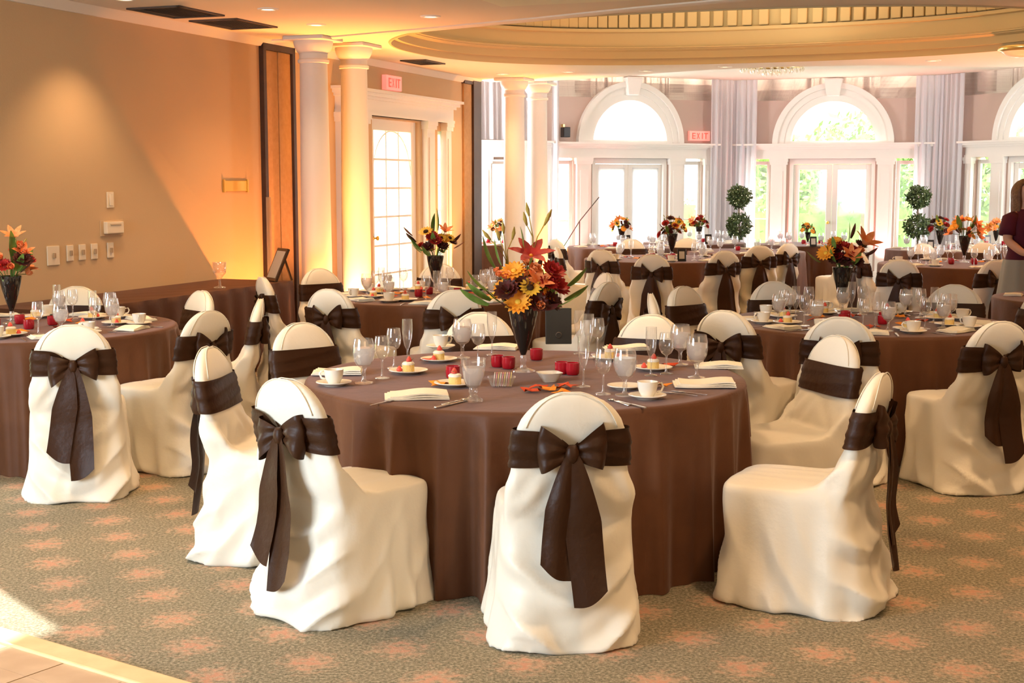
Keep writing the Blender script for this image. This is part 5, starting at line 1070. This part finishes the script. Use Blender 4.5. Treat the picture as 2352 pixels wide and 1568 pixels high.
mesh_thing('knife', M_KNIFE, 1450, 930, 0.5, 'knife before the front right cup', 'knife', 'knives on the nearest table')
mesh_thing('spoon', M_SPOON, 1420, 925, 0.4, 'spoon before the front right goblet', 'spoon', 'spoons on the nearest table')
# ------------------------------------------------------------------ generic settings on the other tables
def sector(a):     # a: angle from the camera-facing side, clockwise seen from above
    names = ['front', 'front left', 'left', 'back left', 'back', 'back right', 'right', 'front right']; return names[int(((a / (2 * PI)) * 8 + 0.5)) % 8]
def settings(cx, cy, r, n, a0, where, full=2, seed=0):
    rnd = random.Random(seed)
    for i in range(n):
        a = a0 + 2 * PI * i / n; dx, dy = -math.sin(a), -math.cos(a); tx, ty = -dy, dx      # outward, sideways
        sec = sector(a % (2 * PI)); rz = math.atan2(dy, dx) + PI / 2
        def P(ro, si): ro += rnd.uniform(-0.01, 0.01); si += rnd.uniform(-0.012, 0.012); return cx + dx * ro * r + tx * si, cy + dy * ro * r + ty * si
        at_ = 'at the %s of the %s' % (sec, where); g = ' on the ' + where
        x, y = P(0.80, 0.0); napkin(x, y, rz + rnd.uniform(-.15, .15), 'folded ivory napkin ' + at_, 'napkins' + g, i, 0.92)
        x, y = P(0.60, 0.11); goblet(x, y, 0, 'water goblet ' + at_, 'water goblets' + g)
        x, y = P(0.56, -0.02); 
        if full: wine(x, y, 0, 'wine glass ' + at_, 'wine glasses' + g)
        if full and i % 2 == 0: x, y = P(0.48, 0.05); flute(x, y, 0, 'champagne flute ' + at_, 'champagne flutes' + g)
        if full:
            x, y = P(0.70, 0.24); saucer(x, y, 'cream saucer ' + at_, 'saucers' + g); cup(x, y, rnd.uniform(0, 6), 'cream coffee cup ' + at_, 'coffee cups' + g)
        if full > 1: x, y = P(0.56, -0.17); dessert(x, y, rnd.uniform(0, 6), at_, 'dessert' + g)
        if full > 1:
            x, y = P(0.84, -0.155); o = obj('fork', M_FORK, None, (x, y, TZ), (0, 0, rz)); tag(o, 'fork ' + at_, 'fork', 'forks' + g)
            x, y = P(0.84, 0.15); o = obj('knife', M_KNIFE, None, (x, y, TZ), (0, 0, rz)); tag(o, 'knife ' + at_, 'knife', 'knives' + g)
    for k in range(4 if full else 2):
        a = k * PI / 2 + 0.5; votive(cx + 0.17 * math.cos(a), cy + 0.17 * math.sin(a), 'ruby candle glass, %s of the %s' % (['back right', 'back left', 'front left', 'front right'][k], where), 'ruby candle glasses on the ' + where)
    for k in range(8 if full > 1 else 4):
        a = k * 0.8 + seed; rr = r * (0.34 + 0.05 * (k % 3)); silk_leaf(cx + rr * math.cos(a), cy + rr * math.sin(a), a * 2, '%s silk leaf near the %s of the %s' % (['red', 'orange'][k % 2], sector((-PI / 2 - a) % (2 * PI)), where), 'silk leaves on the ' + where, k, 1.4)
settings(TB[0], TB[1], 0.92, 8, 0.25, 'left-edge table', 2, 1)
settings(TC[0], TC[1], 0.90, 8, 0.1, 'amber-column table', 2, 2)
settings(TD[0], TD[1], 0.90, 8, 0.2, 'orange-daisy table', 2, 3)
for i, (k, (x, y, r)) in enumerate(far_t.items()):
    settings(x, y, r, 6 if k != 'P' else 4, 0.3 + i, FARLAB[k], 1 if k in 'FL' else 0, 20 + i)
for px, py, l, k in ((1440, 562, 'small black frame beside the golden bouquet', 'G'), (1566, 600, 'black frame beside the red and olive bouquet', 'F'), (1627, 560, 'small black frame left of the left topiary', 'H'), (1868, 566, 'small black frame beside the rust bouquet', 'J'), (2137, 575, 'black frame beside the right topiary', 'M'), (2268, 562, 'small black frame left of the peach bouquet', 'N')):
    X, Y = at(px, py, TZ); frame_card(X, Y, 0.1, l, 0.05, 0.14)
# bottle on the right table
X, Y = at(2120, 716, TZ); e = empty('sauce_bottle', (X, Y, TZ)); tag(e, 'small dark bottle at the back right of the right table', 'bottle')
obj('body', MB().lathe([(0, 0), (0.02, 0), (0.021, 0.01), (0.02, 0.06), (0.009, 0.085), (0.009, 0.11)], 14).mesh('body', mat('brown_bottle_glass', (0.12, 0.02, 0.01), 0.1, 0.6), True), e)
obj('cap', MB().lathe([(0.011, 0.108), (0.011, 0.125), (0, 0.126)], 12).mesh('cap', m_black, True), e)
# ------------------------------------------------------------------ topiaries
def leaf_ball(name, c, r, n, size, m, seed, squash=1.0):
    rnd = random.Random(seed); mb = MB()
    for k in range(n):
        u = rnd.uniform(-1, 1); a = rnd.uniform(0, 2 * PI); rr = r * rnd.uniform(0.72, 1.06); q = math.sqrt(1 - u * u)
        p = Vector((c[0] + rr * q * math.cos(a), c[1] + rr * q * math.sin(a), c[2] + rr * u * squash)); d = Vector((rnd.gauss(0, 1), rnd.gauss(0, 1), rnd.gauss(0, 1))).normalized(); e_ = d.orthogonal().normalized(); s_ = size * rnd.uniform(0.7, 1.3)
        mb.add([p, p + d * s_ * 0.5 + e_ * s_ * 0.28, p + d * s_, p + d * s_ * 0.5 - e_ * s_ * 0.28], [(0, 1, 2, 3)])
    return mb.mesh(name, m)
m_top = mat('topiary_leaf', (0.06, 0.10, 0.035), 0.6, 0.3, noise_col=(25, (0.12, 0.15, 0.05), 0.8))
def topiary(px, Y, label, seed):
    X = (px - 1176) / FPX * Y * 1.005; e = empty('topiary', (X, Y, 0)); tag(e, label, 'topiary', 'double-ball topiaries by the bay')
    obj('pot', MB().lathe([(0.0, 0), (0.12, 0), (0.15, 0.25), (0.165, 0.26), (0.165, 0.30), (0.15, 0.30), (0.14, 0.27), (0, 0.27)], 20).mesh('pot', m_terr, True), e)
    obj('trunk', MB().tube([(0, 0, 0.26), (0.01, 0, 0.8), (-0.01, 0, 1.35)], 0.014, 8).mesh('trunk', m_bark, True), e)
    for zc, r in ((0.97, 0.185), (1.42, 0.165)):
        o_ = obj('leaf_ball', leaf_ball('leaf_ball', (0, 0, zc), r, 900, 0.06, m_top, seed + int(zc * 10)), e); o_['kind'] = 'stuff'
    l_ = MB()
    rnd = random.Random(seed)
    for k in range(40):
        zc, r = ((0.97, 0.19), (1.42, 0.17))[k % 2]; a = rnd.uniform(0, 6.28); u = rnd.uniform(-0.8, 0.8); q = math.sqrt(1 - u * u); l_.lathe([(0, -0.006), (0.006, 0), (0, 0.006)], 5, (r * q * math.cos(a), r * q * math.sin(a), zc + r * u))
    o_ = obj('fairy_lights', l_.mesh('fairy_lights', mat('tiny_bulb', (1, 0.9, 0.6), 0.5, emit=((1, 0.85, 0.55), 3))), e); o_['kind'] = 'stuff'
topiary(1693, 21.4, 'double-ball topiary in front of the left curtains', 3)
topiary(2100, 20.9, 'double-ball topiary in front of the right curtains', 7)
X = (1330 - 1176) / FPX * 21.3; e = empty('microphone_stand', (X, 21.2, 0)); tag(e, 'thin grey microphone boom stand in front of the left shaded door', 'microphone stand')
obj('pole', MB().tube([(0, 0, 0), (0, 0, 1.05)], 0.009, 8).mesh('pole', m_grille, True), e); obj('boom', MB().tube([(-0.28, 0, 0.6), (0.0, 0, 1.05), (0.30, 0, 1.42)], 0.008, 8).mesh('boom', m_grille, True), e)
obj('base', MB().lathe([(0, 0), (0.13, 0), (0.13, 0.01), (0, 0.02)], 20).mesh('base', m_grille, True), e)
# ------------------------------------------------------------------ standing woman at the right edge
def skin_body(name, joints, edges, radii, m, sub=2):
    me = bpy.data.meshes.new(name); me.from_pydata(joints, edges, []); o = bpy.data.objects.new(name, me); col.objects.link(o)
    sk = o.modifiers.new('s', 'SKIN'); ly = me.skin_vertices[0].data if me.skin_vertices else None
    if ly is None:
        bpy.context.view_layer.objects.active = o; bm = bmesh.new(); bm.from_mesh(me); bm.verts.layers.skin.verify(); bm.to_mesh(me); bm.free(); ly = me.skin_vertices[0].data
    for i, r in enumerate(radii): ly[i].radius = r if isinstance(r, tuple) else (r, r)
    ly[0].use_root = True; sb = o.modifiers.new('u', 'SUBSURF'); sb.levels = sub
    dg = bpy.context.evaluated_depsgraph_get(); m2 = bpy.data.meshes.new_from_object(o.evaluated_get(dg)); bpy.data.objects.remove(o)
    m2.materials.clear(); m2.materials.append(m); m2.shade_smooth(); m2.name = name; return m2
wx, wy = 4.50, 12.0
W = empty('person', (wx, wy, 0), R(25)); tag(W, 'woman with brown hair in a plum top standing at the right edge, forearms folded', 'person')
J = [(0, 0, 0.90), (0, 0.0, 1.05), (0, 0, 1.20), (0, 0, 1.32), (0, 0.0, 1.40), (0, -0.01, 1.46),      # 0-5 spine/neck
     (-0.15, 0, 1.33), (-0.20, -0.01, 1.14), (-0.16, -0.17, 1.03), (-0.03, -0.23, 1.07),               # 6-9 left arm (image left), forearm across
     (0.15, 0, 1.33), (0.20, -0.01, 1.13), (0.15, -0.17, 1.04), (0.02, -0.22, 1.10),                    # 10-13
     (-0.09, 0, 0.84), (-0.10, 0, 0.48), (-0.10, 0.02, 0.09), (-0.11, -0.12, 0.03),                      # 14-17 leg
     (0.09, 0, 0.84), (0.10, 0, 0.48), (0.10, 0.02, 0.09), (0.11, -0.12, 0.03), (0, -0.01, 1.50)]
Ed = [(0, 1), (1, 2), (2, 3), (3, 4), (4, 5), (3, 6), (6, 7), (7, 8), (8, 9), (3, 10), (10, 11), (11, 12), (12, 13), (0, 14), (14, 15), (15, 16), (16, 17), (0, 18), (18, 19), (19, 20), (20, 21), (5, 22)]
Rr = [(0.15, 0.11), (0.115, 0.09), (0.13, 0.10), (0.12, 0.085), 0.055, 0.05, 0.055, 0.042, 0.034, 0.024, 0.055, 0.042, 0.034, 0.024, 0.085, 0.055, 0.035, 0.03, 0.085, 0.055, 0.035, 0.03, 0.055]
obj('body', skin_body('body', J, Ed, Rr, m_skin), W)
hd = MB(); rings = []
for i in range(15):
    t = i / 14; z = 1.44 + 0.215 * t; w0 = 0.074 * math.sqrt(max(0.0001, 1 - (2 * t - 1.0) ** 2)) ** 0.85 * (0.80 + 0.24 * t); ring = []
    for k in range(24):
        a = 2 * PI * k / 24; fx_, fy_ = math.cos(a), math.sin(a); face = max(0, -fy_) ** 4
        nose = 0.018 * math.exp(-((t - 0.45) / 0.09) ** 2) * (1 if k == 18 else 0.35 if k in (17, 19) else 0); eye = -0.007 * math.exp(-((t - 0.55) / 0.05) ** 2) * (1 if k in (16, 20) else 0); lip = 0.006 * math.exp(-((t - 0.27) / 0.04) ** 2) * face
        ring.append((w0 * fx_, (w0 * 1.18) * fy_ - 0.012 * face * (1 - t) - nose + (-eye) - lip - 0.01, z))
    rings.append(ring)
hd.loft(rings)
hd.lathe([(0, -0.028), (0.012, -0.02), (0.016, 0), (0.012, 0.022), (0, 0.028)], 8, (-0.078, 0.0, 1.545)).lathe([(0, -0.028), (0.012, -0.02), (0.016, 0), (0.012, 0.022), (0, 0.028)], 8, (0.078, 0.0, 1.545))
hdo = obj('head', hd.mesh('head', m_skin, True), W)
for sx in (-1, 1): obj('eye', MB().lathe([(0, -0.009), (0.008, -0.004), (0.009, 0), (0.008, 0.004), (0, 0.009)], 10, (sx * 0.031, -0.083, 1.558)).mesh('eye', m_black, True), hdo)
obj('lips', MB().tube([(-0.024, -0.091, 1.498), (0, -0.100, 1.496), (0.024, -0.091, 1.498)], [0.003, 0.007, 0.003], 8).mesh('lips', mat('lip_red', (0.5, 0.12, 0.1), 0.4), True), hdo)
hr = MB(); rings = []
for i in range(20):
    t = i / 19; z = 1.36 + 0.315 * t; ring = []
    for k in range(36):
        a = 2 * PI * k / 36; fx_, fy_ = math.cos(a), math.sin(a); top = math.sqrt(max(0.0005, 1 - max(0, (t - 0.62) / 0.385) ** 2)); w0 = 0.098 * top * (0.92 + 0.12 * math.sin(PI * t)) + 0.004 * math.sin(k * 3 + t * 5)
        opening = max(0.0, -fy_ - 0.35) * (1.0 if t < 0.80 else 0.3)
        ring.append((w0 * fx_ * (1 + 0.0 * opening), 0.012 + w0 * 1.15 * fy_ * (1 - min(0.9, 1.5 * opening)), z))
    rings.append(ring)
obj('hair', hr.loft(rings).mesh('hair', m_hair, True), W)
tp = MB(); tr = []
for z, hx, hy, yo in ((0.86, 0.165, 0.125, 0), (0.95, 0.162, 0.122, 0), (1.04, 0.138, 0.105, 0), (1.14, 0.150, 0.115, -0.005), (1.24, 0.168, 0.128, -0.01), (1.31, 0.170, 0.112, -0.005), (1.36, 0.150, 0.085, 0), (1.395, 0.085, 0.068, 0), (1.41, 0.062, 0.060, 0)):
    tr.append([(hx * sgnpow(math.cos(2 * PI * k / 28), 0.85), yo + hy * sgnpow(math.sin(2 * PI * k / 28), 0.85) + 0.003 * math.sin(k * 2 + z * 20), z) for k in range(28)])
tp.loft(tr, False, False)
top_ = obj('top', tp.mesh('top', m_plum, True), W)
for sx in (-1, 1): obj('sleeve', MB().tube([(sx * 0.11, 0, 1.335), (sx * 0.165, 0, 1.315), (sx * 0.192, -0.005, 1.24), (sx * 0.203, -0.01, 1.185)], [0.062, 0.072, 0.070, 0.070], 14).mesh('sleeve', m_plum, True), top_)
def skirtm(name, zs, m):
    mb = MB(); mb.loft([[((hx + 0.012 * (1 - (z - zs[0][0]) / 0.7) * math.sin(k * 1.5)) * math.cos(2 * PI * k / 36), (hy + 0.01 * math.sin(k * 1.5)) * math.sin(2 * PI * k / 36), z) for k in range(36)] for z, hx, hy in zs], False, False); return mb.mesh(name, m, True)
obj('skirt', skirtm('skirt', ((0.28, 0.25, 0.22), (0.5, 0.225, 0.19), (0.75, 0.19, 0.155), (0.93, 0.172, 0.134)), m_skirt), W)
obj('wrap', skirtm('wrap', ((0.60, 0.222, 0.187), (0.75, 0.203, 0.168), (0.93, 0.182, 0.142), (0.97, 0.172, 0.132)), m_grey), W)
def hand(side, wrist, direction, normal):
    d = Vector(direction).normalized(); n_ = Vector(normal).normalized(); s_ = d.cross(n_).normalized() * side
    w0 = Vector(wrist); js = [w0, w0 + d * 0.045, w0 + d * 0.08]; es = [(0, 1), (1, 2)]; rs = [0.022, (0.034, 0.018), (0.036, 0.016)]
    for i, (o_, l_) in enumerate(((-0.030, 0.068), (-0.010, 0.078), (0.010, 0.072), (0.029, 0.056))):
        b = len(js); p0 = w0 + d * 0.082 + s_ * o_; js += [p0, p0 + d * l_ * 0.5 + n_ * 0.006, p0 + d * l_ * 0.8 + n_ * 0.022]; es += [(2, b), (b, b + 1), (b + 1, b + 2)]; rs += [0.0105, 0.009, 0.0075]
    b = len(js); js += [w0 + d * 0.03 - s_ * 0.034, w0 + d * 0.062 - s_ * 0.052 + n_ * 0.01, w0 + d * 0.085 - s_ * 0.052 + n_ * 0.02]; es += [(0, b), (b, b + 1), (b + 1, b + 2)]; rs += [0.013, 0.0105, 0.0085]
    return skin_body('hand', [tuple(j) for j in js], es, rs, m_skin, 1)
obj('hand', hand(1, (-0.045, -0.222, 1.068), (1, -0.12, 0.22), (0, 1, 0.1)), W)
obj('hand', hand(-1, (0.035, -0.215, 1.10), (-1, -0.12, 0.22), (0, 1, 0.1)), W)
for sx in (-1, 1): obj('shoe', smooth_by_angle(MB().loft([[(sx * 0.105 + w_ * math.cos(2 * PI * k / 16), -0.06 + l_ * math.sin(2 * PI * k / 16), z) for k in range(16)] for w_, l_, z in ((0.042, 0.125, 0.0), (0.044, 0.128, 0.02), (0.040, 0.115, 0.045), (0.028, 0.06, 0.065))]).mesh('shoe', m_black), 50), W)
# ------------------------------------------------------------------ trees and hedge outside
def tree(x, y, h, r, seed, label, n=2600):
    e = empty('tree', (x, y, -0.12)); tag(e, label, 'tree', 'trees outside the bay windows')
    obj('trunk', MB().tube([(0, 0, 0), (0.05, 0, h * 0.35), (-0.05, 0.05, h * 0.7)], [0.16, 0.12, 0.06], 8).mesh('trunk', m_bark, True), e)
    rnd = random.Random(seed)
    for k in range(5):
        a = k * 1.26 + seed; c = (r * 0.5 * math.cos(a), r * 0.5 * math.sin(a), h * (0.50 + 0.10 * (k % 3))); o_ = obj('foliage', leaf_ball('foliage', c, r * 0.62, n // 5, 0.20, m_tree, seed * 9 + k, 0.75), e); o_['kind'] = 'stuff'
tree(5.6, 29.0, 3.5, 1.45, 1, 'green tree behind the middle arched window, left'); tree(7.9, 30.6, 3.8, 1.5, 2, 'green tree behind the middle arched window, centre'); tree(9.6, 28.6, 3.4, 1.3, 3, 'green tree behind the middle arched window, right')
tree(12.3, 27.5, 3.6, 1.5, 4, 'green tree outside the far-right window'); tree(15.4, 31.0, 4.2, 1.8, 5, 'taller green tree far outside the right window')
o_ = empty('hedge', (0, 0, 0)); o_.location = (5.0, 34.0, 0); tag(o_, 'low clipped hedge along the terrace beyond the glass doors', 'hedge')
rnd = random.Random(3); mb = MB()
for k in range(3500):
    p = Vector((rnd.uniform(-3, 9), rnd.uniform(-0.4, 0.4), rnd.uniform(-0.1, 1.2))); d = Vector((rnd.gauss(0, 1), rnd.gauss(0, 1), rnd.gauss(0, 1))).normalized(); e_ = d.orthogonal().normalized(); s_ = 0.16; mb.add([p, p + d * s_ * 0.5 + e_ * s_ * 0.3, p + d * s_, p + d * s_ * 0.5 - e_ * s_ * 0.3], [(0, 1, 2, 3)])
f_ = obj('foliage', mb.mesh('foliage', m_tree), o_); f_['kind'] = 'stuff'
obj('core', MB().box(-2.9, 8.9, -0.35, 0.35, -0.12, 1.1).mesh('core', m_tree), o_)
